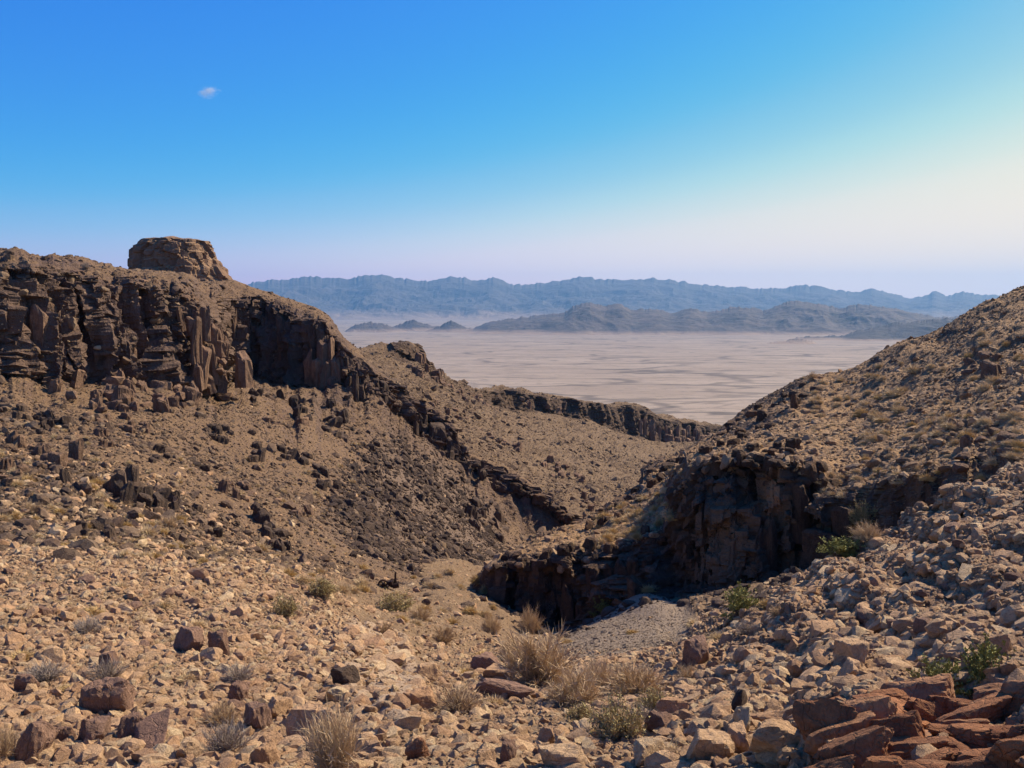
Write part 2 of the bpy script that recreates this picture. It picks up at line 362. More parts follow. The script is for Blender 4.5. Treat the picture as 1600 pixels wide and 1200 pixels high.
def dispC(V, nrm, t, u):
    d = V[..., 1]
    lf = 1 - smooth01(335, 355, u); cl = lf * smooth01(3.95, 4.1, t) * (1 - smooth01(4.98, 5.15, t)) + (1 - lf) * smooth01(4.9, 5.05, t) * (1 - smooth01(5.95, 6.15, t))                          # the cliff band
    cl2 = smooth01(3.3, 3.9, t) * (1 - smooth01(6.2, 6.9, t))
    Vs = V.copy(); Vs[..., 2] *= 1 - 0.82 * cl; h = rough(Vs, nrm, d, cl * .6) * (0.75 + 0.5 * cl2)
    # upright jointing of the cliff
    side = np.stack([V[..., 0] * 0.62, V[..., 1] * 0.62, V[..., 2] * 0.11], -1)
    j, e = cellnoise(side, 51); j2, e2 = cellnoise(side * 2.3, 61)
    lat = np.stack([nrm[..., 0], nrm[..., 1], 0 * d], -1); lat /= np.linalg.norm(lat, axis=-1, keepdims=True) + 1e-6
    V = V + nrm * h[..., None] + lat * (cl * (j * 0.7 + 0.4 * j2 + 0.35 * cellnoise(V * np.array([1.4, 1.4, .16]), 57)[0]))[..., None]
    # upright flutes
    fl = fbm(np.stack([V[..., 0] * 0.9, V[..., 1] * 0.9, V[..., 2] * 0.13], -1), 3, 55, 0.6, True); V = V + lat * (cl * 1.15 * fl)[..., None]
    pu, pv = pix(V)
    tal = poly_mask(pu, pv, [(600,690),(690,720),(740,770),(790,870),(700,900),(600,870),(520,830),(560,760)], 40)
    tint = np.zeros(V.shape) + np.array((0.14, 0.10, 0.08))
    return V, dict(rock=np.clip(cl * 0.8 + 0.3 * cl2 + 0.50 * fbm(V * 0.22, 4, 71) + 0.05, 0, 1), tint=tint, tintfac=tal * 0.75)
loft('left_hillside', C_T, -500, 980, 2.6, M['left'], [40, 60, 70, 70, 40, 110, 50, 24], dispC, wob=((4, 7, .006, 26, 1), (5, 9, .012, 24, 11), (6, 5, .008, 20, 21)))

# --- B: the hill on the right with the shaded cliff
B_T = [  # below, cliff foot, cliff top, bench, slope, skyline, behind, far behind
 (740, (42,1010),(47,950),(47.6,930),(48,928),(49,927),(50,926),(56,940),(90,960)),
 (768, (41,1010),(45,952),(45.6,893),(46,890),(47,888),(48,887),(54,910),(90,960)),
 (800, (40,1020),(44,962),(44.8,886),(45.5,878),(47,872),(48.5,868),(56,890),(95,950)),
 (841, (40,1025),(43,978),(44,872),(45.5,862),(48,852),(50.5,846),(60,870),(100,930)),
 (900, (39,1020),(42,985),(43.6,868),(46,852),(51,832),(56,820),(66,845),(110,900)),
 (950, (38,990),(41,955),(43.2,862),(47,838),(56,805),(65,781),(76,800),(115,880)),
 (1000,(37,970),(40,932),(42.8,852),(47,826),(58,785),(68,757),(80,770),(120,850)),
 (1006,(37,970),(39.8,932),(42.6,850),(47,824),(58,782),(74,731),(84,760),(122,840)),
 (1040,(36.5,970),(39.2,931),(41.4,838),(46,808),(58,760),(76,712),(88,735),(125,830)),
 (1066,(36,965),(38.8,930),(40.4,757),(46,748),(60,727),(78,703),(90,725),(128,820)),
 (1100,(36,965),(38.5,924),(40.0,740),(47,728),(62,706),(81,689),(94,710),(130,810)),
 (1152,(35.5,960),(38,917),(39.6,735),(48,714),(65,682),(86,648),(100,680),(135,800)),
 (1206,(35,955),(37.5,909),(39.0,729),(48,702),(66,664),(88,621),(104,650),(140,790)),
 (1262,(34,945),(36.8,902),(38.4,735),(47,698),(65,652),(88,591),(106,620),(145,770)),
 (1317,(33,935),(35.8,895),(37.4,772),(46,700),(64,642),(88,579),(108,600),(148,750)),
 (1345,(32,930),(34.8,890),(36.4,765),(45,700),(63,636),(87,569),(108,590),(150,740)),
 (1400,(29,930),(33,885),(34.6,748),(43,695),(60,628),(85,538),(108,560),(150,720)),
 (1470,(27,930),(31,870),(32.8,728),(41,680),(58,606),(83,515),(108,540),(150,700)),
 (1532,(25,930),(29,850),(31.4,722),(40,660),(57,578),(81,481),(106,505),(150,680)),
 (1600,(24,920),(28,835),(31.0,715),(39,640),(56,550),(80,455),(105,475),(150,650)),
 (1750,(23,910),(26,800),(31,705),(38,610),(54,500),(79,395),(104,415),(150,600)),
 (2000,(22,900),(25,780),(30,680),(37,570),(53,450),(78,340),(104,360),(150,560)),
]
def dispB(V, nrm, t, u):
    d = V[..., 1]
    tall = smooth01(755, 790, u) * (1 - 0.75 * smooth01(1318, 1352, u)) * (1 - smooth01(1480, 1600, u))
    cl = smooth01(0.7, 0.98, t) * (1 - smooth01(2.0, 2.12, t)) * tall
    h = rough(V, nrm, d, cl) * (1 - 0.35 * cl)
    side = np.stack([V[..., 0] * 0.55, V[..., 1] * 0.55, V[..., 2] * 0.07], -1)
    j, e = cellnoise(side, 151); j2, e2 = cellnoise(side * 2.6, 161)
    lat = np.stack([nrm[..., 0], nrm[..., 1], 0 * d], -1); lat /= np.linalg.norm(lat, axis=-1, keepdims=True) + 1e-6
    V = V + nrm * h[..., None] + lat * (cl * (j * 0.5 + 0.3 * j2 + 0.5 * cellnoise(V * np.array([1.0, 1.0, .5]), 167)[0] + 0.26 * cellnoise(V * np.array([2.4, 2.4, 1.5]), 168)[0] + 0.4 * fbm(V * np.array([.35, .35, .2]), 4, 191)))[..., None]
    sl = smooth01(2.1, 2.6, t)
    V = V + np.array([0, 0, 1.0]) * (sl * (0.5 * fbm(V * 0.22, 3, 171) + 0.22 * fbm(V * 0.9, 3, 172)))[..., None]
    led = smooth01(2.0, 2.06, t) * (1 - smooth01(2.25, 2.6, t)) * tall
    edge = smooth01(4.4, 4.9, t) * (1 - smooth01(5.2, 5.6, t)) * (1 - smooth01(1250, 1300, u))
    crag = np.clip(fbm(V * 0.13, 3, 181) * 2.2 - 0.35, 0, 1) * sl
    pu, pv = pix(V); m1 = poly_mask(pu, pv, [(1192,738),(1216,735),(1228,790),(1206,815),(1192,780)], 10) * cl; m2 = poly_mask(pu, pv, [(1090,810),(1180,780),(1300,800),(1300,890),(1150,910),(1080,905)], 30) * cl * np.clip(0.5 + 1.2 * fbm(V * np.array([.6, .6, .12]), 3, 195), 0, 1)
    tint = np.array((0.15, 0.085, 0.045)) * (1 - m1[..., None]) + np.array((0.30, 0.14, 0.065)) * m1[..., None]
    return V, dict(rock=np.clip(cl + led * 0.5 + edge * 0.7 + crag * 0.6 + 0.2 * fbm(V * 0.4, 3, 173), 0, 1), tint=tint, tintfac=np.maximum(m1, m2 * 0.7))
loft('right_hillside', B_T, 740, 2000, 2.6, M['right'], [16, 110, 36, 60, 70, 70, 10], dispB, wob=((1, 5, .006, 40, 31), (2, 9, .014, 34, 41)))

# --- D: the sunlit hillside beyond and its brown cliff band
D_T = [ # foot, slope, slope, band foot, band top, behind, plain
 (440, (108,760),(125,690),(150,640),(175,590),(180,575),(200,570),(300,640),(900,760)),
 (550, (108,760),(125,690),(150,630),(185,565),(190,552),(205,549),(300,640),(900,760)),
 (604, (108,770),(128,700),(155,630),(200,556),(206,545),(215,540),(310,640),(900,760)),
 (630, (108,780),(128,710),(160,630),(205,560),(210,536),(218,530),(315,640),(900,760)),
 (653, (108,790),(130,715),(165,632),(210,566),(215,540),(222,535),(320,640),(900,760)),
 (667, (108,795),(130,720),(168,636),(215,580),(220,565),(227,560),(322,650),(900,760)),
 (695, (108,805),(132,735),(175,655),(225,598),(229,587),(237,582),(330,650),(900,760)),
 (747, (108,825),(135,765),(185,690),(255,620),(259,609),(268,606),(345,650),(900,760)),
 (793, (108,840),(138,780),(200,705),(285,638),(288,611),(300,608),(370,650),(900,760)),
 (870, (110,850),(142,795),(215,720),(305,649),(309,625),(322,621),(390,660),(900,760)),
 (940, (115,850),(152,795),(230,728),(322,666),(327,633),(340,628),(405,670),(900,760)),
 (1000,(125,840),(170,790),(250,732),(340,684),(346,640),(360,636),(420,680),(900,760)),
 (1043,(140,830),(190,780),(270,735),(352,692),(358,656),(372,650),(430,690),(900,760)),
 (1085,(160,815),(220,765),(290,730),(366,690),(372,660),(386,655),(440,690),(900,760)),
 (1120,(180,800),(240,760),(305,728),(376,684),(382,668),(398,664),(450,695),(900,765)),
 (1250,(220,780),(280,750),(340,725),(396,705),(402,700),(420,698),(470,715),(900,770)),
]
def dispD(V, nrm, t, u):
    d = V[..., 1]; cl = smooth01(2.85, 3.0, t) * (1 - smooth01(4.0, 4.3, t)) * smooth01(740, 790, u); pk = smooth01(2.8, 3.0, t) * (1 - smooth01(5.0, 5.3, t)) * smooth01(600, 625, u) * (1 - smooth01(665, 690, u))
    h = fbm(V * 0.035, 4, 211) * 2.0 * (1 - 0.6 * cl) + fbm(V * 0.12, 5, 221, 0.6) * 1.7 + fbm(np.stack([V[..., 0] * .22 + V[..., 2] * .1, V[..., 1] * .05, 0 * d], -1), 3, 226, .5, True) * 0.7 * (1 - cl) + fbm(V * 0.8, 3, 231) * 0.4
    # gullies running down the slope
    side = np.stack([V[..., 0] * 0.16, V[..., 1] * 0.16, V[..., 2] * 0.03], -1); j, e = cellnoise(side, 241); j2, _ = cellnoise(side * 2.7, 242)
    lat = np.stack([nrm[..., 0], nrm[..., 1], 0 * d], -1); lat /= np.linalg.norm(lat, axis=-1, keepdims=True) + 1e-6
    V = V + nrm * h[..., None] + lat * (cl * (j * 2.4 + j2 * 0.9) + pk * j2 * 0.8)[..., None]
    return V, dict(rock=np.clip(cl * 0.9 + pk * 0.6 + 0.75 * np.clip(fbm(V * 0.09, 4, 251) + .08, 0, 1), 0, 1), tint=np.zeros(V.shape), tintfac=np.zeros(d.shape))
loft('far_hillside', D_T, 440, 1250, 2.2, M['far'], [60, 60, 60, 36, 12, 12, 10], dispD)

# ------------------------------------------------------------------ the plain and the ranges
ZP = -150.0
def mat_plain():
    n = NT('desert_plain'); p = n.coord('Position')
    # braided washes run across the view: noise stretched along x, bent by a slow wander
    wob = n.noise(n.coord('Position', (0.0011, 0.0011, 0)), 1.0, 3, 0.5)
    cmb = n.N('CombineXYZ'); n.link(n.math('MULTIPLY', wob, 420.0), cmb.inputs[1])
    add = n.N('VectorMath', operation='ADD'); n.link(p, add.inputs[0]); n.link(cmb.outputs[0], add.inputs[1])
    def st(sx, sy, sc, det=4):
        mp = n.N('Mapping'); mp.inputs['Scale'].default_value = (sx, sy, 0); mp.inputs['Rotation'].default_value = (0, 0, R(5)); n.link(add.outputs[0], mp.inputs[0]); return n.noise(mp.outputs[0], sc, det, 0.62, 0.3)
    def braid(sx, sy, seed, wid):
        mp = n.N('Mapping'); mp.inputs['Scale'].default_value = (sx, sy, 0); mp.inputs['Rotation'].default_value = (0, 0, R(seed)); mp.inputs['Location'].default_value = (seed, 0, 0); n.link(add.outputs[0], mp.inputs[0])
        nz = n.N('TexNoise'); nz.inputs['Scale'].default_value = 1.6; nz.inputs['Detail'].default_value = 5; n.link(mp.outputs[0], nz.inputs['Vector'])
        sc_ = n.N('VectorMath', operation='SCALE'); sc_.inputs['Scale'].default_value = 0.9; n.link(nz.outputs['Color'], sc_.inputs[0]); ad = n.N('VectorMath', operation='ADD'); n.link(mp.outputs[0], ad.inputs[0]); n.link(sc_.outputs[0], ad.inputs[1])
        v = n.N('TexVoronoi', feature='DISTANCE_TO_EDGE'); v.inputs['Scale'].default_value = 1.0; n.link(ad.outputs[0], v.inputs['Vector']); return n.ramp(v.outputs['Distance'], [(0, 1), (wid * .4, .8), (wid, 0)])
    a = st(0.0020, 0.0042, 1.0, 6); g = n.noise(p, 0.045, 5, 0.75); pat = n.noise(p, 0.0022, 5, 0.65)
    c = n.mix(n.ramp(a, [(0.3, 0), (0.7, 1)]), (0.25, 0.185, 0.132), (0.35, 0.27, 0.20))
    c = n.mix(n.math('MULTIPLY', braid(0.0019, 0.0042, 4, .05), n.ramp(pat, [(.3, .35), (.55, 1)])), c, (0.095, 0.070, 0.052))
    c = n.mix(n.math('MULTIPLY', braid(0.0044, 0.0105, -3, .06), n.ramp(a, [(.35, .1), (.6, .75)])), c, (0.145, 0.108, 0.08))
    c = n.mix(n.ramp(g, [(0.55, 0), (0.64, 0.6)]), c, (0.14, 0.11, 0.078))
    n.color(c); n.bump(n.math('ADD', a, n.math('MULTIPLY', g, 0.3)), 2.0, 0.4); return n.m
M['plain'] = mat_plain()
th = np.linspace(R(-53), R(53), 260); rr = np.geomspace(420, 18600, 260)
X = rr[:, None] * np.tan(th)[None, :]; Y = rr[:, None] + 0 * th[None, :]
pl = np.stack([X, Y, np.zeros_like(X)], -1)
# washes cut a few metres into the plain
wv = fbm(pl * np.array([0.0010, 0.0062, 0]) + 3, 4, 301, 0.55)
pl[..., 2] = ZP + 0.8 * fbm(pl * 0.0012, 3, 305) - np.clip((pl[..., 1] - 420) / 2000, 0, 1) * 0 + smooth01(8000, 14500, Y) * 40
obj('desert_plain', mesh_np('desert_plain', pl, gridfaces(260, 260), True), M['plain'], kind='structure')

def mat_range(name, a, b, sc, apron_haze):
    n = NT(name); p = n.coord('Position', (1, 1, 1.6)); f = n.noise(p, sc, 6, 0.65); g = n.noise(p, sc * 6, 4, 0.7)
    c = n.mix(n.ramp(n.math('ADD', n.math('MULTIPLY', f, 0.7), n.math('MULTIPLY', g, 0.3)), [(0.36, 0), (0.62, 1)]), a, b)
    sx = n.N('SeparateXYZ'); n.link(n.N('NewGeometry').outputs['Position'], sx.inputs[0]); al = n.math('ADD', n.math('DIVIDE', n.math('SUBTRACT', sx.outputs[2], ZP), apron_haze), n.math('MULTIPLY', n.math('SUBTRACT', f, .5), 1.4))
    n.color(n.mix(n.ramp(al, [(.25, 1), (1.0, 0)]), c, (0.27, 0.19, 0.13)))  # alluvial fan colour at the base, which also paints in haze there
    n.bump(n.math('ADD', f, n.math('MULTIPLY', g, 0.25)), 0.12 / sc, 0.7); return n.m
def mountains(name, crest, dist, depth, base_z, mat, seed, rowsn=70, du=3.0, front=1.0, ridge=0.35, jag=4.2, fq=2.5, pw=0.7):
    """a range whose crest passes through the given photo points, with spurs running down both flanks"""
    cu = np.array([c[0] for c in crest], float); cvv = np.array([c[1] for c in crest], float)
    ui = np.arange(cu[0], cu[-1] + .1, du); cr = pchip(cu, cvv, ui); pk_ = np.clip(np.minimum(ui - ui[0], ui[-1] - ui) / 25, 0, 1); jv = jag * pk_ * (fbm(np.stack([ui * 0.05, 0 * ui, 0 * ui + seed], -1), 4, seed, 0.6) + 0.6 * fbm(np.stack([ui * 0.2, 0 * ui, 0 * ui + seed], -1), 2, seed + 5, 0.6, True)); dd = dist if np.isscalar(dist) else np.interp(ui, *dist)
    top = P(ui, cr, dd); hz = np.maximum(top[:, 2] - base_z, 0)
    w = np.linspace(-1, 1, rowsn); sh = (1 - np.abs(w)); V = np.empty((rowsn, len(ui), 3))
    dirx = top[:, 0] / top[:, 1]
    for i, (a, s) in enumerate(zip(w, sh)):
        yy = top[:, 1] + a * depth * (front if a < 0 else 1.0); V[i, :, 1] = yy; V[i, :, 0] = dirx * yy if True else top[:, 0]
        V[i, :, 2] = 0
    k = 1.0 / depth
    q = np.stack([V[..., 0] * k, V[..., 1] * k, 0 * V[..., 0]], -1); wp = fbm(q * 2.0, 3, seed + 3); q = q + 0.18 * np.stack([wp, -wp, 0 * wp], -1)
    rid = fbm(q * fq, 6, seed, 0.52, True); fin = fbm(q * fq * 3.1 + 5, 4, seed + 9, 0.6, True)
    s = sh[:, None]; prof = pw * s ** 1.1 + (1 - pw) * s ** 2.6
    prof = prof + (ridge * rid + 0.09 * fin) * np.minimum(s * (1 - s) * 2.4, .6)
    V[..., 2] = base_z - 12 + (hz + 12)[None, :] * np.clip(prof, -0.05, 1.0) - (jv * dd / FPX)[None, :] * s ** 10
    return obj(name, mesh_np(name, V, gridfaces(rowsn, len(ui)), False), mat, kind='structure')
M['range_far'] = mat_range('far_range_rock', (0.055, 0.048, 0.044), (0.10, 0.082, 0.07), 0.0018, 170.0)
M['range_mid'] = mat_range('mid_range_rock', (0.034, 0.026, 0.022), (0.12, 0.088, 0.067), 0.006, 26.0)
M['range_dark'] = mat_range('dark_ridge_rock', (0.026, 0.021, 0.019), (0.070, 0.052, 0.042), 0.006, 12.0)
FARC = [(-700,455),(-300,450),(0,452),(200,448),(330,452),(385,443),(430,436),(475,431),(512,434),(545,434),(580,427),(620,434),(655,437),(690,434),(722,432),(745,436),(770,432),(790,439),(820,444),(870,437),(912,432),(945,437),(990,434),(1040,436),(1090,444),(1140,447),(1200,449),(1250,445),(1300,450),(1335,456),(1366,450),(1400,459),(1425,464),(1450,460),(1459,455),(1480,461),(1508,456),(1535,461),(1565,460),(1600,452),(1700,448),(1900,452),(2200,450)]
mountains('far_mountain_range', FARC, 16000.0, 2300.0, ZP + 38, M['range_far'], 401, 120, 3.0, 1.5, 0.40, pw=0.45)
MIDC = [(660,519),(735,513),(770,500),(800,497),(850,491),(880,488),(895,478),(921,471),(945,477),(965,473),(990,482),(1020,481),(1050,487),(1080,480),(1105,485),(1130,483),(1160,479),(1190,483),(1215,477),(1243,470),(1280,474),(1310,479),(1345,474),(1380,478),(1420,485),(1445,491),(1480,495),(1515,489),(1560,494),(1620,492),(1700,490),(1850,500),(2000,515)]
mountains('middle_mountain_range', MIDC, 7200.0, 1350.0, ZP, M['range_mid'], 421, 120, 2.2, 0.95, 0.6)
NEARC = [(1225,531),(1262,526),(1310,525),(1340,516),(1372,508),(1405,503),(1440,499),(1480,497),(1520,495),(1600,490),(1750,485),(1950,500)]
mountains('dark_hill_range', NEARC, 5200.0, 700.0, ZP, M['range_dark'], 441, 60, 2.2, 0.7, 0.4)
for k, (c, dd, dp, nm) in enumerate([([(535,520),(555,507),(580,502),(600,505),(625,514),(640,519)], 7000., 420., 'low_hill'), ([(600,517),(620,508),(645,500),(665,505),(690,509),(720,514)], 7400., 420., 'low_hill'),
        ([(665,517),(690,508),(703,502),(718,506),(735,515)], 7000., 360., 'low_hill'), ([(922,522),(936,517),(950,519),(965,522)], 6300., 200., 'low_hill'), ([(995,524),(1008,521),(1022,524)], 6100., 160., 'low_hill'), ([(1180,541),(1215,532),(1250,530),(1285,537),(1310,545)], 4500., 320., 'low_hill')]):
    mountains(nm, c, dd, dp, ZP, M['range_mid'], 461 + 7 * k, 40, 1.6, 0.8, 0.3)

# ------------------------------------------------------------------ haze and the one small cloud
def haze():
    bm = bmesh.new(); bmesh.ops.create_cube(bm, size=1.0); me = bpy.data.meshes.new('haze'); bm.to_mesh(me); bm.free()
    m = bpy.data.materials.new('air'); m.use_nodes = True; t = m.node_tree; t.nodes.clear()
    out = t.nodes.new('ShaderNodeOutputMaterial'); v = t.nodes.new('ShaderNodeVolumePrincipled')
    v.inputs['Color'].default_value = (0.24, 0.55, 1.0, 1); v.inputs['Density'].default_value = 4.5e-5; v.inputs['Anisotropy'].default_value = 0.2
    t.links.new(v.outputs[0], out.inputs['Volume'])
    o = obj('haze', me, m, kind='stuff'); zl, zh = ZP - 60, 690.0; yl, yh = -600.0, 18800.0; xw = 26500.0
    o.location = (0, (yl + yh) / 2, (zl + zh) / 2); o.scale = (2 * xw, yh - yl, zh - zl); return o
haze()

def cloud(u, v, wpx, seed, label):
    c = P(u, v, 42000.0); s = 42000.0 / FPX; D, F = (lambda b: (bmesh.ops.create_icosphere(b, subdivisions=3, radius=1.0), (np.array([q.co[:] for q in b.verts]), np.array([[q.index for q in f.verts] for f in b.faces])))[1])(bmesh.new())
    me = mesh_np('cloud', D * np.array([.62, .3, .34]) * wpx * s, F, True)
    m = bpy.data.materials.new('cloud_vapour'); m.use_nodes = True; t = m.node_tree; t.nodes.clear(); N = t.nodes.new; L = t.links.new
    out = N('ShaderNodeOutputMaterial'); vv = N('ShaderNodeVolumePrincipled'); vv.inputs['Color'].default_value = (1, 1, 1, 1); vv.inputs['Anisotropy'].default_value = 0.3
    tc = N('ShaderNodeTexCoord'); mp = N('ShaderNodeMapping'); mp.inputs['Location'].default_value = (-1, -1, -1); mp.inputs['Scale'].default_value = (2, 2, 2); L(tc.outputs['Generated'], mp.inputs[0])
    ln = N('ShaderNodeVectorMath'); ln.operation = 'LENGTH'; L(mp.outputs[0], ln.inputs[0]); nz = N('ShaderNodeTexNoise'); nz.inputs['Scale'].default_value = 1.5; nz.inputs['Detail'].default_value = 4; L(mp.outputs[0], nz.inputs['Vector'])
    a = N('ShaderNodeMath'); a.operation = 'MULTIPLY_ADD'; a.inputs[1].default_value = 2.2; L(nz.outputs['Fac'], a.inputs[0]); a.inputs[2].default_value = -0.45
    b = N('ShaderNodeMath'); b.operation = 'SUBTRACT'; b.use_clamp = True; L(a.outputs[0], b.inputs[0]); L(ln.outputs['Value'], b.inputs[1])
    d = N('ShaderNodeMath'); d.operation = 'MULTIPLY'; d.inputs[1].default_value = 0.005; L(b.outputs[0], d.inputs[0]); L(d.outputs[0], vv.inputs['Density']); L(vv.outputs[0], out.inputs['Volume'])
    return obj('cloud', me, m, label=label, cat='cloud', loc=tuple(c))
cloud(325, 143, 36, 3, 'tiny wisp of white cloud alone high in the blue sky')

# ------------------------------------------------------------------ where the ground is: a map from photo pixel to ground point
CELL = 5.0
_nu, _nv = int(2400 / CELL), int(1500 / CELL)          # u -400..2000, v 0..1500
_zb = np.full(_nu * _nv, 9e9); _zp = np.zeros((_nu * _nv, 3)); _zn = np.zeros((_nu * _nv, 3)); _zs = np.full(_nu * _nv, -1)
for si, (nm, S) in enumerate(SHEETS.items()):
    V = S['V']; du_ = np.gradient(V, axis=1); dt_ = np.gradient(V, axis=0); nn = np.cross(du_, dt_); nn /= np.linalg.norm(nn, axis=-1, keepdims=True) + 1e-9
    nn = np.where(nn[..., 2:3] < 0, -nn, nn); S['N'] = nn
    pu, pv = pix(V); S['pu'], S['pv'] = pu, pv
    iu = np.floor((pu + 400) / CELL).astype(int); iv = np.floor(pv / CELL).astype(int)
    ok = ((iu >= 0) & (iu < _nu) & (iv >= 0) & (iv < _nv)).ravel()
    c = (iu * _nv + iv).ravel()[ok]; d = V[..., 1].ravel()[ok]; vv = V.reshape(-1, 3)[ok]; n2 = nn.reshape(-1, 3)[ok]
    od = np.argsort(-d); c, d, vv, n2 = c[od], d[od], vv[od], n2[od]
    keep = d < _zb[c]; c, d, vv, n2 = c[keep], d[keep], vv[keep], n2[keep]
    _zb[c] = d; _zp[c] = vv; _zn[c] = n2; _zs[c] = si
NAMES = list(SHEETS)
def at(u, v):
    """ground point, normal, sheet under a photo pixel (looks a few cells around)"""
    iu, iv = int((u + 400) // CELL), int(v // CELL)
    for rad in range(0, 5):
        best = None
        for a in range(-rad, rad + 1):
            for b in range(-rad, rad + 1):
                if max(abs(a), abs(b)) != rad: continue
                x, y = iu + a, iv + b
                if 0 <= x < _nu and 0 <= y < _nv and _zs[x * _nv + y] >= 0:
                    q = x * _nv + y
                    if best is None or _zb[q] < _zb[best]: best = q
        if best is not None: return Vector(_zp[best]), Vector(_zn[best]), NAMES[int(_zs[best])]
    return None, None, None

# ------------------------------------------------------------------ rock shapes
_ICO = {}
def ico(sub):
    if sub not in _ICO:
        bm = bmesh.new(); bmesh.ops.create_icosphere(bm, subdivisions=sub, radius=1.0)
        _ICO[sub] = (np.array([v.co[:] for v in bm.verts]), np.array([[v.index for v in f.verts] for f in bm.faces])); bm.free()
    return _ICO[sub]
def rock_mesh(name, seed, sub=3, ncut=11, soft=26.0, rough_=0.05, dims=(1, 1, 1), smooth=False, strata=0.0):
    """a broken stone: a ball cut by random planes, edges slightly worn, surface pitted; about one unit across"""
    rs = np.random.default_rng(seed); D, F = ico(sub)
    n = rs.normal(size=(ncut, 3)); n /= np.linalg.norm(n, axis=1, keepdims=True); n = np.vstack([n, [[0, 0, -1], [0, 0, 1]]]); o = rs.uniform(0.42, 0.95, len(n)); o[-2] = 0.6; o[-1] = rs.uniform(.5, .8)
    dot = D @ n.T; rr = np.where(dot > 0.03, o / np.maximum(dot, 0.03), 1e3); rr = np.minimum(rr, 1.6)
    rad = -np.log(np.exp(-soft * rr).sum(1) + np.exp(-soft * 1.15)) / soft
    V = D * rad[:, None]; V = V * (1 + rough_ * (fbm(V * 2.2 + seed * 3.1, 4, seed % 97, 0.6))[:, None])
    if sub >= 4: V = V * (1 + 0.05 * cellnoise(V * 3.1 + seed, seed)[0] + 0.03 * fbm(V * 9 + seed, 3, seed % 71, 0.6))[:, None]
    if strata: V[:, :2] *= (1 + strata * (((V[:, 2] * 5.5 + 0.6 * fbm(V * 2 + seed, 2, 3)) % 1.0) - 0.5))[:, None]
    V = V * np.array(dims); V /= (V.max(0) - V.min(0))[:2].max() 
    V[:, 2] -= V[:, 2].min()
    return mesh_np(name, V, F, smooth)
def column_mesh(name, seed, sides=6):
    """an upright joint block of cliff rock, height one, width about one: straight joint faces, broken slanting top"""
    rs = np.random.default_rng(seed); an = np.linspace(0, 2 * np.pi, sides, endpoint=False) + rs.uniform(-.32, .32, sides); r = rs.uniform(.36, .55, sides); P_ = []
    sl = rs.normal(0, .22, 2); low = rs.integers(0, sides)
    for k in range(sides):
        c, s_ = np.cos(an[k]) * r[k], np.sin(an[k]) * r[k]; zt = .9 + sl[0] * c + sl[1] * s_ + rs.normal(0, .04) - (.3 * rs.uniform() if k == low else 0)
        P_ += [(c * 1.08, s_ * 1.08, -.4), (c * rs.uniform(.94, 1.06), s_ * rs.uniform(.94, 1.06), zt * .5), (c, s_, zt - .1), (c * .8, s_ * .8, zt)]
    bm = bmesh.new()
    for q_ in P_: bm.verts.new(q_)
    res = bmesh.ops.convex_hull(bm, input=bm.verts[:]); bmesh.ops.delete(bm, geom=list({g for g in res['geom_interior'] + res['geom_unused'] if isinstance(g, bmesh.types.BMVert)}), context='VERTS')
    bmesh.ops.subdivide_edges(bm, edges=bm.edges[:], cuts=2, use_grid_fill=True); bmesh.ops.triangulate(bm, faces=bm.faces[:])
    V = np.array([v.co[:] for v in bm.verts]); q_ = V * np.array([2.6, 2.6, 1.5]) + seed * 1.3; f = 1 + 0.20 * cellnoise(q_, seed % 61)[0] + 0.16 * fbm(q_ * 1.6, 3, seed % 53, .6)
    V[:, :2] *= f[:, None]; V[:, 2] += np.where(V[:, 2] > .3, 0.10 * cellnoise(V * 2.2 + seed, 5)[0], 0)
    for v, c in zip(bm.verts, V): v.co = c
    me = bpy.data.meshes.new(name); bm.to_mesh(me); bm.free(); return me

M['pale'] = rock_mat('pale_pink_stone', [(0.470, 0.266, 0.137), (0.651, 0.433, 0.237), (0.547, 0.337, 0.183), (0.684, 0.519, 0.302), (0.391, 0.229, 0.128), (0.626, 0.398, 0.218)], (0.262, 0.145, 0.078), 1.5, 0.02, 0.3)
M['mixed'] = rock_mat('slope_stone', [(0.090, 0.055, 0.035), (0.225, 0.144, 0.084), (0.150, 0.092, 0.058), (0.301, 0.205, 0.121), (0.075, 0.046, 0.032)], (0.060, 0.035, 0.025), 1.5, 0.02, 0.4)
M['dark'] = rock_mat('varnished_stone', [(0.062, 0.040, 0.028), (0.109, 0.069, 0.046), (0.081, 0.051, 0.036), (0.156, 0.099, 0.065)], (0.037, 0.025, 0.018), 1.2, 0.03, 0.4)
M['column'] = rock_mat('cliff_rock', [(0.169, 0.099, 0.062), (0.257, 0.151, 0.091), (0.203, 0.119, 0.074), (0.317, 0.191, 0.114)], (0.088, 0.054, 0.036), 1.0, 0.05, 0.5)
M['darkcliff'] = rock_mat('varnished_cliff_rock', [(0.070, 0.042, 0.026), (0.140, 0.074, 0.039), (0.086, 0.049, 0.030), (0.182, 0.098, 0.050)], (0.031, 0.019, 0.013), 1.0, 0.05, 0.5)  # dark brown desert varnish, the rock's own tone
M['rightstone'] = rock_mat('right_slope_stone', [(0.343, 0.204, 0.108), (0.526, 0.367, 0.217), (0.229, 0.133, 0.069), (0.435, 0.275, 0.147), (0.149, 0.087, 0.048)], (0.114, 0.066, 0.037), 1.5, 0.02, 0.35)
M['gravel'] = rock_mat('gravel_stone', [(0.239, 0.181, 0.125), (0.407, 0.310, 0.211), (0.310, 0.225, 0.150)], (0.155, 0.107, 0.073), 1.5, 0.02, 0.3)
M['red'] = rock_mat('rust_red_rock', [(0.230, 0.083, 0.034), (0.414, 0.176, 0.072), (0.299, 0.127, 0.055), (0.460, 0.248, 0.125), (0.265, 0.101, 0.042)], (0.115, 0.046, 0.024), 1.1, 0.022, 0.5)
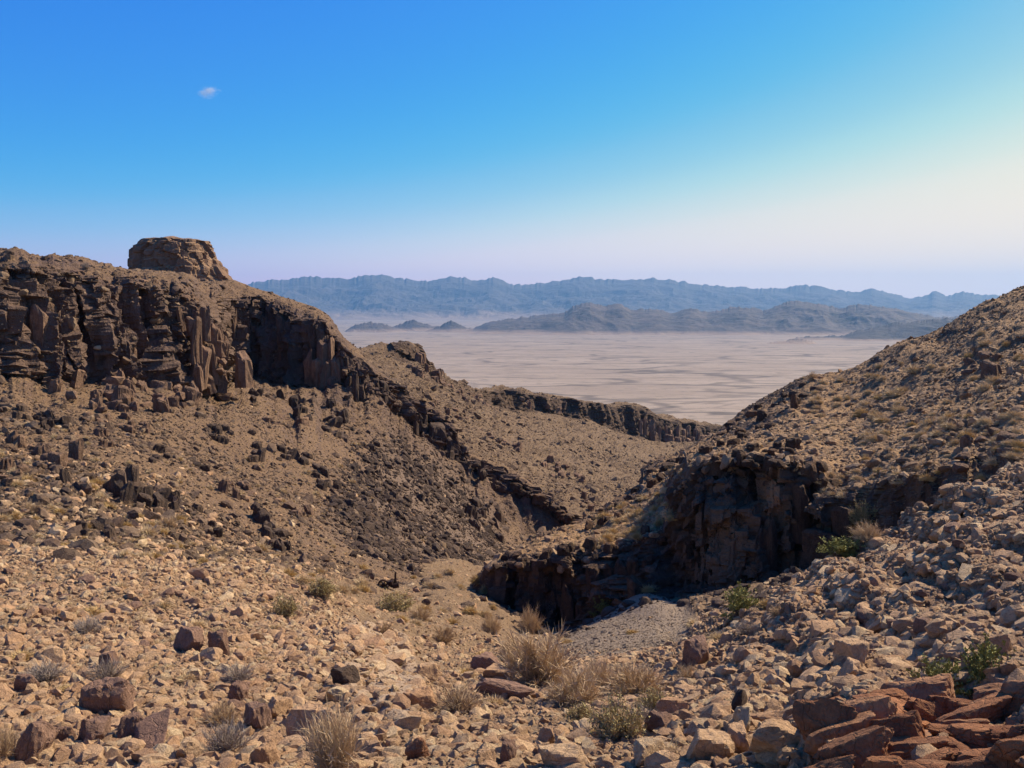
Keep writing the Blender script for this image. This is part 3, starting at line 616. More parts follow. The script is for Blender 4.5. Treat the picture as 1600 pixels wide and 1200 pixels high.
M['mauve'] = rock_mat('mauve_slab_rock', [(0.260, 0.147, 0.096), (0.325, 0.194, 0.128)], (0.124, 0.070, 0.048), 1.2, 0.03, 0.35)
M['tanstone'] = rock_mat('tan_chip', [(0.124, 0.080, 0.049), (0.186, 0.124, 0.076), (0.149, 0.097, 0.058), (0.223, 0.154, 0.098)], (0.074, 0.047, 0.032), 1.5, 0.02, 0.3)
M['farstone'] = rock_mat('far_slope_stone', [(0.216, 0.135, 0.073), (0.133, 0.081, 0.048), (0.283, 0.193, 0.109)], (0.083, 0.051, 0.032), 1.5, 0.02, 0.4)

# ------------------------------------------------------------------ stones and grass too many to count: points with instances
def scatter_group(name, coll):
    g = bpy.data.node_groups.new(name, 'GeometryNodeTree')
    g.interface.new_socket('Geometry', in_out='INPUT', socket_type='NodeSocketGeometry'); g.interface.new_socket('Geometry', in_out='OUTPUT', socket_type='NodeSocketGeometry')
    n, l = g.nodes, g.links; gi = n.new('NodeGroupInput'); go = n.new('NodeGroupOutput')
    ci = n.new('GeometryNodeCollectionInfo'); ci.inputs['Collection'].default_value = coll; ci.inputs['Separate Children'].default_value = True; ci.inputs['Reset Children'].default_value = True
    ip = n.new('GeometryNodeInstanceOnPoints'); ip.inputs['Pick Instance'].default_value = True
    def at_(nm, ty):
        a = n.new('GeometryNodeInputNamedAttribute'); a.data_type = ty; a.inputs['Name'].default_value = nm; return a.outputs['Attribute']
    l.new(gi.outputs[0], ip.inputs['Points']); l.new(ci.outputs[0], ip.inputs['Instance']); l.new(at_('var', 'INT'), ip.inputs['Instance Index'])
    l.new(at_('rot', 'FLOAT_VECTOR'), ip.inputs['Rotation']); l.new(at_('scl', 'FLOAT_VECTOR'), ip.inputs['Scale']); l.new(ip.outputs[0], go.inputs[0])
    return g
def scatter(name, pts, rot, scl, var, meshes, label):
    coll = bpy.data.collections.new(name + '_shapes')
    for k, me in enumerate(meshes): coll.objects.link(bpy.data.objects.new(f'{name}_shape_{k:02d}', me))
    me = bpy.data.meshes.new(name); me.vertices.add(len(pts)); me.vertices.foreach_set('co', np.asarray(pts, np.float32).ravel())
    a = me.attributes.new('rot', 'FLOAT_VECTOR', 'POINT'); a.data.foreach_set('vector', np.asarray(rot, np.float32).ravel())
    a = me.attributes.new('scl', 'FLOAT_VECTOR', 'POINT'); a.data.foreach_set('vector', np.asarray(scl, np.float32).ravel())
    a = me.attributes.new('var', 'INT', 'POINT'); a.data.foreach_set('value', np.asarray(var, np.int32)); me.update()
    o = obj(name, me, None, kind='stuff'); o['label'] = label
    md = o.modifiers.new('scatter', 'NODES'); md.node_group = scatter_group(name, coll); return o
def sample(sheet, n, weight, rs, dpow=1.7):
    S = SHEETS[sheet]; V, N = S['V'], S['N']
    c = 0.25 * (V[:-1, :-1] + V[1:, :-1] + V[:-1, 1:] + V[1:, 1:]); ar = np.linalg.norm(np.cross(V[1:, :-1] - V[:-1, :-1], V[:-1, 1:] - V[:-1, :-1]), axis=-1)
    T = (S['t'][:-1, None] + 0 * S['u'][None, :-1]); w = ar * weight(S['pu'][:-1, :-1], S['pv'][:-1, :-1], c, T, N[:-1, :-1]) / np.maximum(c[..., 1], 6) ** dpow
    w = np.clip(w, 0, None).ravel(); idx = rs.choice(len(w), n, p=w / w.sum()); r_, c_ = np.unravel_index(idx, c.shape[:2])
    a, b = rs.uniform(size=(2, n, 1)); p = (V[r_, c_] * (1 - a) + V[r_ + 1, c_] * a) * (1 - b) + (V[r_, c_ + 1] * (1 - a) + V[r_ + 1, c_ + 1] * a) * b
    return p, N[r_, c_]
def stones(name, sheet, n, weight, size, mat, label, seed, nvar=10, flat=(0.45, 0.9), power=2.6, minpx=2.2, dpow=1.7, sub=2, tilt=0.5, sink=0.25, dip=None):
    rs = np.random.default_rng(seed); p, N = sample(sheet, n, weight, rs, dpow)
    s = size[0] * (1 - rs.uniform(size=n)) ** (-1 / power); s = np.minimum(s, size[1]); s = np.maximum(s, minpx * p[:, 1] / FPX)
    scl = np.stack([s, s * rs.uniform(0.55, 1.0, n), s * rs.uniform(*flat, n)], -1)
    rot = np.stack([rs.normal(0, tilt, n) - 0.6 * N[:, 1], rs.normal(0, tilt, n) + 0.6 * N[:, 0], rs.uniform(0, 6.28, n)], -1)
    if dip: rot = np.stack([rs.normal(dip[0], .18, n), rs.normal(dip[1], .18, n), rs.normal(0, .35, n)], -1)
    p = p - np.array([0, 0, 1.0]) * (s * sink)[:, None]
    ms = [rock_mesh(f'{name}_shape', seed * 31 + k, sub, 9 + k % 4, 30.0, 0.05) for k in range(nvar)]
    for m in ms: m.materials.append(mat)
    return scatter(name, p, rot, scl, rs.integers(0, nvar, n), ms, label)
def W_not(poly, soft=15): return lambda pu, pv, c, T, N: 1 - poly_mask(pu, pv, poly, soft)
flatN = lambda N: np.clip(N[..., 2] * 1.6 - 0.45, 0, 1)
DARKTAL = [(560,700),(640,690),(700,725),(740,770),(790,870),(720,905),(640,880),(560,850),(520,800)]
def wA(pu, pv, c, T, N):
    x = (1 + 1.6 * (1 - smooth01(480, 640, pu))) * (0.6 + np.clip(fbm(c * 0.35, 3, 501) + .35, 0, 1)) * (1 - 0.6 * smooth01(24, 40, c[..., 1])) * (1 - 0.97 * poly_mask(pu, pv, FAN, 12) * (c[..., 1] > 20)) * (1 - 0.75 * poly_mask(pu, pv, PALE, 10)) * (1 - 0.92 * poly_mask(pu, pv, RED, 10) * (c[..., 1] < 12)); return x * (T < 7)
stones('pale_rubble', 'wash_floor', 130000, wA, (0.062, 0.27), M['pale'], 'pale pink broken rubble covering the wash floor', 11, 14, power=2.2, dpow=1.9, sub=2, minpx=3.4, sink=0.27)
stones('rubble_blocks', 'wash_floor', 15000, lambda pu, pv, c, T, N: wA(pu, pv, c, T, N) * (0.25 + np.clip(fbm(c * 0.5, 3, 571) + .3, 0, 1) ** 1.5) * (c[..., 1] < 32), (0.13, 0.42), M['pale'], 'pale angular blocks among the rubble', 24, 14, power=3.0, dpow=1.9, sub=2, minpx=6, sink=0.3, flat=(0.5, 1.0))
stones('fine_rubble', 'wash_floor', 75000, wA, (0.03, 0.12), M['pale'], 'small pale stone chips between the rubble', 12, 8, power=2.4, dpow=1.7, sub=1, minpx=2.4)
def wR(pu, pv, c, T, N): return (1 - poly_mask(pu, pv, RED, 8)) * smooth01(1090, 1240, pu) * (T < 5.0) * (T > 1.2) * (0.2 + np.clip(fbm(c * np.array([.5, .5, 1.2]), 3, 561) + .35, 0, 1))
stones('rib_slabs', 'wash_floor', 14000, wR, (0.08, 0.42), M['pale'], 'tilted pink slabs and stones of the rib on the right', 20, 10, power=2.2, minpx=4.0, dpow=1.7, sub=2, flat=(0.28, 0.5), dip=(0.10, -0.50))
stones('cliff_foot_rubble', 'wash_floor', 1500, lambda pu, pv, c, T, N: poly_mask(pu, pv, [(770,940),(900,965),(960,945),(1080,920),(1240,885),(1320,870),(1320,910),(1230,930),(1090,965),(1060,940),(960,960),(880,1000),(770,965)], 10) * (c[..., 1] > 25) * (c[..., 1] < 47), (0.12, 0.7), M['dark'], 'dark broken rock at the foot of the shaded cliffs', 23, 6, power=2.2, minpx=4, dpow=0.5)
stones('gravel_fan', 'wash_floor', 9000, lambda pu, pv, c, T, N: poly_mask(pu, pv, FAN, 12) * (c[..., 1] > 20) * (c[..., 1] < 46), (0.035, 0.16), M['gravel'], 'grey gravel of the small fan under the shaded cliff', 13, 6, power=3, sub=1, minpx=1.6)
def wC(pu, pv, c, T, N):
    return (0.25 + np.clip(fbm(c * 0.16, 3, 511) + .4, 0, 1)) * (0.3 + flatN(N)) * (T < 7.2)
stones('slope_stones', 'left_hillside', 34000, wC, (0.12, 0.9), M['mixed'], 'brown and tan stones strewn over the left slope', 14, 12, power=2.2, minpx=3.0, dpow=1.8, flat=(0.5, 1.0))
stones('slope_pale_stones', 'left_hillside', 16000, lambda pu, pv, c, T, N: wC(pu, pv, c, T, N) * (1 - smooth01(20, 60, c[..., 1])) * (T < 5) + 0.05 * (T < 5), (0.09, 0.5), M['pale'], 'pale stones on the lower left slope', 15, 8, power=2.3, minpx=2.2, dpow=1.9)
stones('slope_chips', 'left_hillside', 45000, lambda pu, pv, c, T, N: wC(pu, pv, c, T, N) * (T < 5.2) + 0.02, (0.09, 0.4), M['tanstone'], 'tan stone chips covering the left slope', 19, 8, power=2.4, minpx=3.0, dpow=1.75, sub=1, flat=(0.5, 1.0))
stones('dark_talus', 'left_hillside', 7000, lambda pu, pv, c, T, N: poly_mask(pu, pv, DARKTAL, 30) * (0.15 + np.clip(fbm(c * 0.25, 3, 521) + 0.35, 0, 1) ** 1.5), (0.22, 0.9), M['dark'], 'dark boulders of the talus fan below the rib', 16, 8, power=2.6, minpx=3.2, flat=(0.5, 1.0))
def wB(pu, pv, c, T, N): return (0.25 + np.clip(fbm(c * 0.2, 3, 531) + .4, 0, 1)) * (0.02 + flatN(N)) * (T > 1.95) * (T < 5.6)
stones('hill_stones', 'right_hillside', 44000, wB, (0.10, 0.7), M['rightstone'], 'tan and brown stones strewn over the right hillside', 17, 12, power=2.2, minpx=3.0, dpow=1.8, flat=(0.4, 0.85))
stones('far_stones', 'far_hillside', 16000, lambda pu, pv, c, T, N: (0.2 + np.clip(fbm(c * 0.05, 3, 541) + .3, 0, 1)) * (T < 5), (0.35, 2.2), M['farstone'], 'boulders on the sunlit hillside beyond', 18, 6, power=2.4, minpx=1.9, sub=1)

# ------------------------------------------------------------------ the butte
def butte():
    nA, nH = 180, 60; th = np.linspace(0, 2 * np.pi, nA + 1); rs = np.random.default_rng(5)
    c0 = P(282, 444, 122.0); k = 122.0 / FPX; V = np.empty((nH + 12, nA + 1, 3))
    hh = np.linspace(0, 1, nH); zt = 68 * k
    def outline(h):      # half-width factors: steep on the left, a shoulder on the right
        left = np.interp(h, [0, .25, .55, .85, 1], [88, 79, 72, 62, 56]); right = np.interp(h, [0, .12, .38, .75, 1], [138, 102, 72, 51, 40]); return left * k, right * k
    cs, sn = np.cos(th), np.sin(th); nz = fbm(np.stack([cs * 2, sn * 2, 0 * cs], -1), 3, 611)
    for i, h in enumerate(hh):
        l, r = outline(h); ex = np.where(cs > 0, r, l) ; wy = 0.5 * (l + r) * 0.8
        f = (1 + 0.06 * nz)
        V[i] = np.stack([c0[0] + ex * cs * f, c0[1] + wy * sn * f, c0[2] - 6 * (1 - h) * (1 - h) * 0.6 + h * zt + 0 * cs], -1)
    for j in range(12):
        f = 1 - (j + 1) / 12; V[nH + j] = V[nH - 1]; V[nH + j, :, 0] = c0[0] - 9 * k + (V[nH - 1, :, 0] - c0[0] + 9 * k) * f; V[nH + j, :, 1] = c0[1] + (V[nH - 1, :, 1] - c0[1]) * f
        V[nH + j, :, 2] = c0[2] + zt + 0.35 * (1 - f) 
    rad = np.stack([V[..., 0] - c0[0], V[..., 1] - c0[1], 0 * V[..., 0]], -1); rad /= np.linalg.norm(rad, axis=-1, keepdims=True) + 1e-6
    body = np.concatenate([np.ones(nH), np.linspace(1, 0, 12)])[:, None]
    j1, e1 = cellnoise(V * np.array([0.45, 0.45, 0.35]), 621); j2, e2 = cellnoise(V * np.array([1.3, 1.3, 1.0]), 622)
    led = ((V[..., 2] * 0.95 + 0.5 * fbm(V * 0.15, 2, 623)) % 1.0)
    V = V + rad * (body * (0.45 * j1 + 0.28 * j2 + 0.16 * (led - 0.5) + 0.5 * fbm(V * 0.3, 3, 624)))[..., None]
    V[..., 2] += (0.35 * fbm(V * 0.5, 3, 625)) * (1 - 0 * body)
    me = mesh_np('butte', V, gridfaces(nH + 12, nA + 1), False)
    add_attr(me, 'rock', np.full(V.shape[:-1], 0.45) + 0.5 * j1 * body)
    n = terrain_mat('butte_rock', (0.27, 0.165, 0.090), (0.33, 0.21, 0.118), (0.25, 0.15, 0.088), (0.15, 0.092, 0.058), 0.7, 0.4, 0.7, 0.08)
    o = obj('butte', me, n, kind='structure'); o['label'] = 'flat topped brown butte standing above the left cliffs'; return o
butte()

# ------------------------------------------------------------------ outcrops and cliffs built of joint blocks
COLS = {k: [column_mesh('rock_column', 700 + i + 50 * j, 7 + i % 3) for i in range(9)] for j, k in enumerate(('column', 'darkcliff', 'dark'))}
BLKS = {k: [rock_mesh('rock_block', 800 + i + 50 * j, 2, 8, 40.0, 0.05) for i in range(8)] for j, k in enumerate(('column', 'darkcliff', 'dark', 'mixed', 'red', 'pale', 'mauve'))}
for k, ms in list(COLS.items()) + list(BLKS.items()):
    for m in ms: m.materials.append(M[k])
def in_poly(poly, n, rs, minlen=0):
    poly = np.array(poly, float); lo, hi = poly.min(0), poly.max(0); out = []
    while len(out) < n:
        q = rs.uniform(lo, hi, (n * 3, 2)); m = poly_mask(q[:, 0], q[:, 1], poly, 0.5) > 0.5; out += list(q[m])
    return out[:n]
def outcrop(name, label, poly, n, hpx, wpx, mat, seed, blocks=0.0, tilt=5.0, spacing=0.55, push=0.38, cat='rock outcrop', grow=None, deep=0.35):
    """one outcrop: joint columns (and blocks) rooted in the ground inside a patch"""
    rs = np.random.default_rng(seed); cen = np.array(poly).mean(0); g, _, _ = at(*cen)
    root = obj(name, None, None, label=label, cat=cat, loc=g); placed = []; k = 0
    for (u, v) in in_poly(poly, n * 6, rs):
        if k >= n: break
        f_ = 0.75 + 0.6 * rs.uniform() ** 2; w = rs.uniform(*wpx) * 1.25; h = max(rs.uniform(*hpx) * 0.8 * f_, 0.8 * w)
        if grow: h *= grow(u, v)
        if any(abs(u - a) < spacing * 0.5 * (w + c) and abs(v - b) < spacing * 0.5 * (w + c) for a, b, c in placed): continue
        p, nn, _ = at(u, v)
        if p is None: continue
        placed.append((u, v, w)); s = p.y / FPX; isb = rs.uniform() < blocks
        me = (BLKS if isb else COLS)[mat][rs.integers(0, 8)]
        o = bpy.data.objects.new('rock_block' if isb else 'rock_column', me); COL.objects.link(o); o.parent = root
        nh = Vector((nn.x, nn.y, 0)); cot = min(nn.z / max(nh.length, .05), 1.3); nh.normalize(); back = -nh * (w * s * push + 0.62 * h * s * cot * deep)
        o.location = p + back - g - Vector((0, 0, 0.05 * h * s))
        hh = (w * rs.uniform(.6, 1.1) if isb else h) * s
        o.scale = (w * s * rs.uniform(0.85, 1.25), w * s * rs.uniform(0.8, 1.2), hh)
        o.rotation_euler = (R(rs.normal(0, tilt)) + 0.22 * nn.y * -1, R(rs.normal(0, tilt)) + 0.22 * nn.x * -1, math.atan2(nh.y, nh.x) + R(rs.normal(0, 16)) + math.pi / 3 * rs.integers(0, 6)); k += 1
    return root
def knot(table, k):
    us = np.array([t[0] for t in table], float); dv = np.array([t[1 + k] for t in table], float)
    return lambda u: Vector(P(u, float(pchip(us, dv[:, 1], np.array([u]))[0]), float(np.exp(pchip(us, np.log(dv[:, 0]), np.array([u]))[0]))))
def wall(name, label, table, k0, k1, u0, u1, tiers, wpx, mat, seed, gap=0.15, out=0.25, jit=0.35, tilt=2.5, over=1.25, tops=None):
    """a jointed cliff: tiers of close-set upright blocks between the cliff's foot and its brow"""
    rs = np.random.default_rng(seed); foot, brow = knot(table, k0), knot(table, k1); g = foot(0.5 * (u0 + u1)); root = obj(name, None, None, label=label, cat='cliff', loc=g)
    for ti in range(len(tiers) - 1):
        fa, fb = tiers[ti], tiers[ti + 1]; u = u0
        while u < u1:
            w = rs.uniform(*wpx) * (1.0 if rs.uniform() > .15 else 1.6); uc = u + w / 2; u += w * 0.82
            if vnoise(np.array([uc * 0.045, ti * 3.7 + seed, 0.5])) < -1 + 2 * gap: continue
            A, B, A2 = foot(uc), brow(uc), foot(uc + 2); wob = rs.normal(0, .10)
            base = A.lerp(B, max(0, fa + wob - .06)); top = A.lerp(B, fb + wob * .5); s = base.y / FPX; tg = (A2 - A); tg.z = 0; tg.normalize(); nh = Vector((tg.y, -tg.x, 0))
            h = (top.z - base.z) * over * rs.uniform(.75, 1.15); w_ = w * s
            if h < .3 * w_: h = .5 * w_
            o = bpy.data.objects.new('rock_column', COLS[mat][rs.integers(0, 9)]); COL.objects.link(o); o.parent = root
            o.location = base - g + nh * (out * w_ + rs.normal(0, jit) * w_) ; o.scale = (w_ * rs.uniform(.95, 1.3), w_ * rs.uniform(.9, 1.4), h)
            o.rotation_euler = (R(rs.normal(0, tilt)), R(rs.normal(0, tilt)), math.atan2(tg.y, tg.x) + R(rs.normal(0, 14)))
    return root
wall('cliff', 'broken dark brown cliff of upright columns along the left skyline', C_T, 4, 5, -60, 332, [0.0, 0.2, 0.4, 0.58, 0.76, 0.92], (8, 20), 'column', 21, 0.70, -0.2, 0.4, 3, 0.9)
wall('cliff', 'crumbling upper ledges of the left cliff just under the skyline', C_T, 5, 6, -60, 320, [0.02, 0.25, 0.5], (8, 20), 'column', 22, 0.6, -0.1, 0.5, 4, 1.1)
wall('cliff', 'tall shaded cliff running right from below the butte', C_T, 5, 6, 362, 536, [0.0, 0.3, 0.6, 0.9], (8, 20), 'column', 23, 0.58, -0.2, 0.4, 2, 1.05)
wall('cliff', 'stepped dark crag where the shaded cliff ends', C_T, 5, 6, 538, 606, [0.0, 0.45, 0.85], (8, 15), 'dark', 24, 0.35, 0.0, 0.5, 3, 1.15)
wall('cliff', 'dark serrated rib above the talus', C_T, 5, 6, 612, 722, [0.0, 0.4, 0.8], (8, 15), 'dark', 26, 0.35, 0.0, 0.5, 3, 1.15)
wall('cliff', 'shaded end of the rib beside the canyon bottom', C_T, 5, 6, 800, 905, [0.0, 0.4, 0.8], (8, 16), 'darkcliff', 29, 0.4, 0.0, 0.5, 3, 1.15)
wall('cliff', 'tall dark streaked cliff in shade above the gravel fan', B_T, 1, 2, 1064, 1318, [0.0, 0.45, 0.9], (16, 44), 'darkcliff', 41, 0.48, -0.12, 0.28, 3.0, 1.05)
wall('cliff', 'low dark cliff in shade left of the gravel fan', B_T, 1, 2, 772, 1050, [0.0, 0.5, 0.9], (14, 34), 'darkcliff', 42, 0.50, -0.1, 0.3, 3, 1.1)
wall('cliff', 'brown cliff band along the crest of the sunlit hillside beyond', D_T, 3, 4, 765, 1112, [0.0, 0.35, 0.7], (5, 13), 'column', 51, 0.55, -0.1, 0.4, 2, 1.1)
wall('cliff', 'small knob of rock on the peak beyond the dark rib', D_T, 3, 5, 612, 664, [0.1, 0.45, 0.8], (7, 12), 'column', 52, 0.3, 0.1, 0.4, 3, 1.1)
OC = outcrop
OC('cliff', 'lower tier of weathered columns at the foot of the left cliff', [(60,575),(180,600),(300,615),(345,620),(335,640),(240,650),(150,640),(80,620)], 30, (22, 44), (12, 24), 'column', 22, 0.2, 4, 0.55, cat='cliff', deep=0.75)
OC('cliff', 'corner of broken columns where the left cliff meets the shaded cliff', [(285,455),(300,470),(345,560),(352,588),(325,600),(300,540)], 34, (24, 46), (10, 20), 'column', 53, 0.1, 3, 0.45, cat='cliff', deep=0.9)
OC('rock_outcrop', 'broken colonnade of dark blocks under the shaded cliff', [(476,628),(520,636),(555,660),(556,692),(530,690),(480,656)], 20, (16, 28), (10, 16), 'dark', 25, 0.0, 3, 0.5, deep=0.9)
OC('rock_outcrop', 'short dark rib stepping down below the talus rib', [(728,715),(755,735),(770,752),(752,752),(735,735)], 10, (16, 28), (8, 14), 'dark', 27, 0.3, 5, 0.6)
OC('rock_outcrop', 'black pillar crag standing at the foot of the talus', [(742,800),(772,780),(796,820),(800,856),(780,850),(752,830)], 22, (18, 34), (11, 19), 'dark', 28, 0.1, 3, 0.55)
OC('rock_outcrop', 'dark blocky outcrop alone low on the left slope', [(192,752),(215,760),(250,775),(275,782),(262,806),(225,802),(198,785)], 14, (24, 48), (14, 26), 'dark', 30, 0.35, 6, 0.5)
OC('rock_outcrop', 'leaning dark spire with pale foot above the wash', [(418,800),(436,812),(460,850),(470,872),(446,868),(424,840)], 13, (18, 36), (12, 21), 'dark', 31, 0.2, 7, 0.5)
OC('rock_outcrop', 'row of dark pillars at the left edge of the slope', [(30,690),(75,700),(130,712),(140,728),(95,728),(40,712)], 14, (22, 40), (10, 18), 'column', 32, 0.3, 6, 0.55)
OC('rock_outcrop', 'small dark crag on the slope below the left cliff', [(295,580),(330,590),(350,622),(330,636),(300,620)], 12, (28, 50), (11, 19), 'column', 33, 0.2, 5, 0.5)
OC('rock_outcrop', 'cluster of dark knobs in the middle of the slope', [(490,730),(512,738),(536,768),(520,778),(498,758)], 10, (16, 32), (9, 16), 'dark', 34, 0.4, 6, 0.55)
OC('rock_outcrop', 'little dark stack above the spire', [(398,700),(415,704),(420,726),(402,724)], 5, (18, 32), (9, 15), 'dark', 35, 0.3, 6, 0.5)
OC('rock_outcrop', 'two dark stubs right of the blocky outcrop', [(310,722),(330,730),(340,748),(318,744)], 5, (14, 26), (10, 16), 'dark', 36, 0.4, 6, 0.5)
OC('rock_outcrop', 'low broken ledge under the lower cliff tier', [(140,636),(200,655),(250,668),(248,684),(190,674),(140,655)], 14, (14, 26), (9, 16), 'column', 37, 0.4, 6, 0.55)
# right side
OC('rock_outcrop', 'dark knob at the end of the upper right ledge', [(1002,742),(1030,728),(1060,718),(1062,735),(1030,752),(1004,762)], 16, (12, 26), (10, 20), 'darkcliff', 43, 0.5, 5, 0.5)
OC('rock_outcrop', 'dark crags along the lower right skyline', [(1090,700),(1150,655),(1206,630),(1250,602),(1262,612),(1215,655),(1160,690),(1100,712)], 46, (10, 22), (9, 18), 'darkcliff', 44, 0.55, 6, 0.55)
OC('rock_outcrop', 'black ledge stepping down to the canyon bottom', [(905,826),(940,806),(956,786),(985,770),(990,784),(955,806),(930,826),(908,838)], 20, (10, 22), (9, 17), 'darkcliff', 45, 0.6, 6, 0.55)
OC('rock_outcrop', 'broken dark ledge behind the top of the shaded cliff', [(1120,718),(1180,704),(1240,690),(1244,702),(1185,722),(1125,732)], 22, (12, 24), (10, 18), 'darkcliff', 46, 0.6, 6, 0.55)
OC('rock_outcrop', 'brown crag high on the right hillside', [(1480,570),(1540,560),(1560,590),(1510,600)], 12, (12, 24), (12, 22), 'column', 47, 0.7, 6, 0.5)
OC('rock_outcrop', 'brown bulging crag in the middle of the right hillside', [(1490,700),(1540,680),(1570,700),(1545,740),(1500,740)], 14, (14, 30), (16, 30), 'column', 48, 0.75, 6, 0.5)

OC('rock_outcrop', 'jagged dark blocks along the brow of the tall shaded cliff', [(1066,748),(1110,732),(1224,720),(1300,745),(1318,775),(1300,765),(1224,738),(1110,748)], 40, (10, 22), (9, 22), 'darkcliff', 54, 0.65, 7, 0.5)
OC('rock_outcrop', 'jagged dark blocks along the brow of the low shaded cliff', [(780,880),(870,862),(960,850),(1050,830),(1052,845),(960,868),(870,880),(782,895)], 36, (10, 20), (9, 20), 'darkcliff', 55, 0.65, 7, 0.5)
MINI = [(60, 650, 26), (165, 690, 24), (255, 715, 24), (350, 680, 22), (440, 660, 20), (470, 720, 22), (570, 740, 18), (380, 770, 24), (120, 760, 26), (300, 790, 24), (20, 745, 28), (560, 810, 18), (355, 830, 22), (480, 800, 20), (160, 830, 26), (90, 668, 22), (215, 640, 24), (420, 622, 18)]
MINIT = []
for k, (u, v, w) in enumerate(MINI):
    rs_ = np.random.default_rng(300 + k); pl_ = [(u - w * rs_.uniform(.8, 1.5), v - w * .5), (u + w * rs_.uniform(.8, 1.5), v - w * .3), (u + w, v + w * .5), (u - w, v + w * .4)]
    MINIT.append((OC('rock_outcrop', 'x', pl_, 5 + k % 4, (w * .6, w * 1.2), (w * .4, w * .75), ('dark', 'column', 'dark')[k % 3], 320 + k, 0.4, 7, 0.45), u, v, w))

FARO = [(700, 640, 16, 'ledge of brown rock high on the sunlit hillside beyond'), (790, 690, 14, 'small brown ledge in the middle of the sunlit hillside beyond'), (880, 735, 14, 'low dark ledge down the sunlit hillside beyond'), (680, 590, 16, 'brown rocks on the spur right of the far peak'), (740, 620, 14, 'brown knob on the crest of the sunlit hillside beyond'), (930, 790, 13, 'dark ledge above the canyon bottom on the sunlit hillside')]
for k, (u, v, w, lb) in enumerate(FARO):
    OC('rock_outcrop', lb, [(u - 2.4 * w, v - 1.3 * w), (u + w, v - w * .1), (u + 2.6 * w, v + 1.5 * w), (u - w, v + .3 * w)], 14, (w * .5, w), (w * .4, w * .8), ('column', 'mixedc')[0], 360 + k, 0.4, 6, 0.5)

# ------------------------------------------------------------------ labels told by the nearest landmark
LAND = [(845,1020,'the largest tan bush'),(520,1150,'the tall feathery bush'),(240,1120,'the big mauve slab'),(50,1150,'the rusty brown boulder'),(600,1040,'the cracked cream bedrock'),(718,1080,'the fan shaped bush'),
 (970,1115,'the greenish grassy bush'),(1095,1165,'the big pale block'),(1215,1145,'the long cream boulder'),(1350,1140,'the rust red ledges'),(1515,1055,'the bright green bushes'),(1330,1045,'the rounded tan boulder'),
 (606,903,'the rusted machine'),(445,945,'the round olive bush'),(295,1000,'the dark boulder pair'),(230,780,'the dark blocky outcrop'),(445,840,'the leaning dark spire'),(90,710,'the row of dark pillars'),
 (1000,960,'the gravel fan'),(1150,935,'the dark green bush'),(1345,800,'the yellow green bush'),(1190,830,'the tall shaded cliff'),(1030,735,'the dark knob'),(1525,710,'the bulging brown crag'),(1520,580,'the high brown crag'),
 (1470,730,'the orange tuft in the hollow'),(1180,665,'the dark skyline crags'),(510,755,'the cluster of dark knobs'),(515,660,'the dark colonnade'),(325,735,'the two dark stubs'),(410,712,'the little dark stack'),(190,660,'the low broken ledge'),
 (655,690,'the serrated rib'),(15,1160,'the straw bush at the left edge'),(155,940,'the golden grass on the rubble'),(375,1045,'the small grey bush'),(1115,975,'the pale rounded tuft'),(790,1180,'the brown upright stone'),(655,1165,'the orange stone'),
 (1165,975,'the grey bush on the rib'),(775,970,'the tan bush by the shadow'),(960,800,'the black ledge'),(50,785,'the brown bush by the left edge'),(1400,600,'the right skyline'),(1590,560,'the right edge of the photo'),(8,900,'the left edge of the photo'),(1592,880,'the right edge of the photo')]
USED = {}
def say(kind, u, v, wpx, lo, hi, skip=()):
    k = wpx / max(hi, 1); size = 'tiny' if wpx < lo + .2 * (hi - lo) else 'small' if wpx < lo + .45 * (hi - lo) else 'medium' if wpx < lo + .75 * (hi - lo) else 'large'
    ds = sorted(((math.hypot(u - a, (v - b) * 1.2), a, b, t) for a, b, t in LAND))
    for d, a, b, t in ds[:9]:
        dx, dy = u - a, v - b; side = 'right of' if dx > 0 else 'left of'; vert = 'below' if dy > 0 else 'above'
        w = side if abs(dx) > 2.2 * abs(dy) else vert if abs(dy) > 2.2 * abs(dx) else ('below and ' if dy > 0 else 'above and ') + side
        near = 'just ' if d < 45 else '' if d < 110 else 'well '
        lab = f'{size} {kind} {near}{w} {t}'
        if lab not in USED: break
    USED[lab] = 1; return lab

for o_, u_, v_, w_ in MINIT: o_['label'] = say('dark outcrop', u_, v_, w_, 17, 30); o_['group'] = 'small outcrops on the left slope'

# ------------------------------------------------------------------ plants
def ribbons(base, dirs, length, width, bend, rs, segs=3):
    """thin tapering blades; bend pulls the tip down (or sideways)"""
    n = len(base); t = np.linspace(0, 1, segs + 1); out = np.empty((n, segs + 1, 2, 3))
    side = np.cross(dirs, rs.normal(size=(n, 3))); side /= np.linalg.norm(side, axis=1, keepdims=True) + 1e-9
    for k, a in enumerate(t):
        c = base + dirs * (length * a)[:, None] + bend * (length * a * a)[:, None]
        w = (width * (1 - 0.8 * a))[:, None]; out[:, k, 0] = c - side * w; out[:, k, 1] = c + side * w
    i = (np.arange(n)[:, None] * (segs + 1) + np.arange(segs)[None, :]) * 2
    F = np.stack([i, i + 1, i + 3, i + 2], -1).reshape(-1, 4)
    return out.reshape(-1, 3), F
def hemi(n, rs, lo=0.0, hi=1.0):
    z = rs.uniform(lo, hi, n); a = rs.uniform(0, 6.283, n); r = np.sqrt(1 - z * z); return np.stack([r * np.cos(a), r * np.sin(a), z], -1)
def join(parts):
    V, F, k = [], [], 0
    for v, f in parts: V.append(v); F.append(f + k); k += len(v)
    return np.concatenate(V), np.concatenate(F)
def unit(V):
    s = max(np.ptp(V[:, 0]), np.ptp(V[:, 1])); return V / s
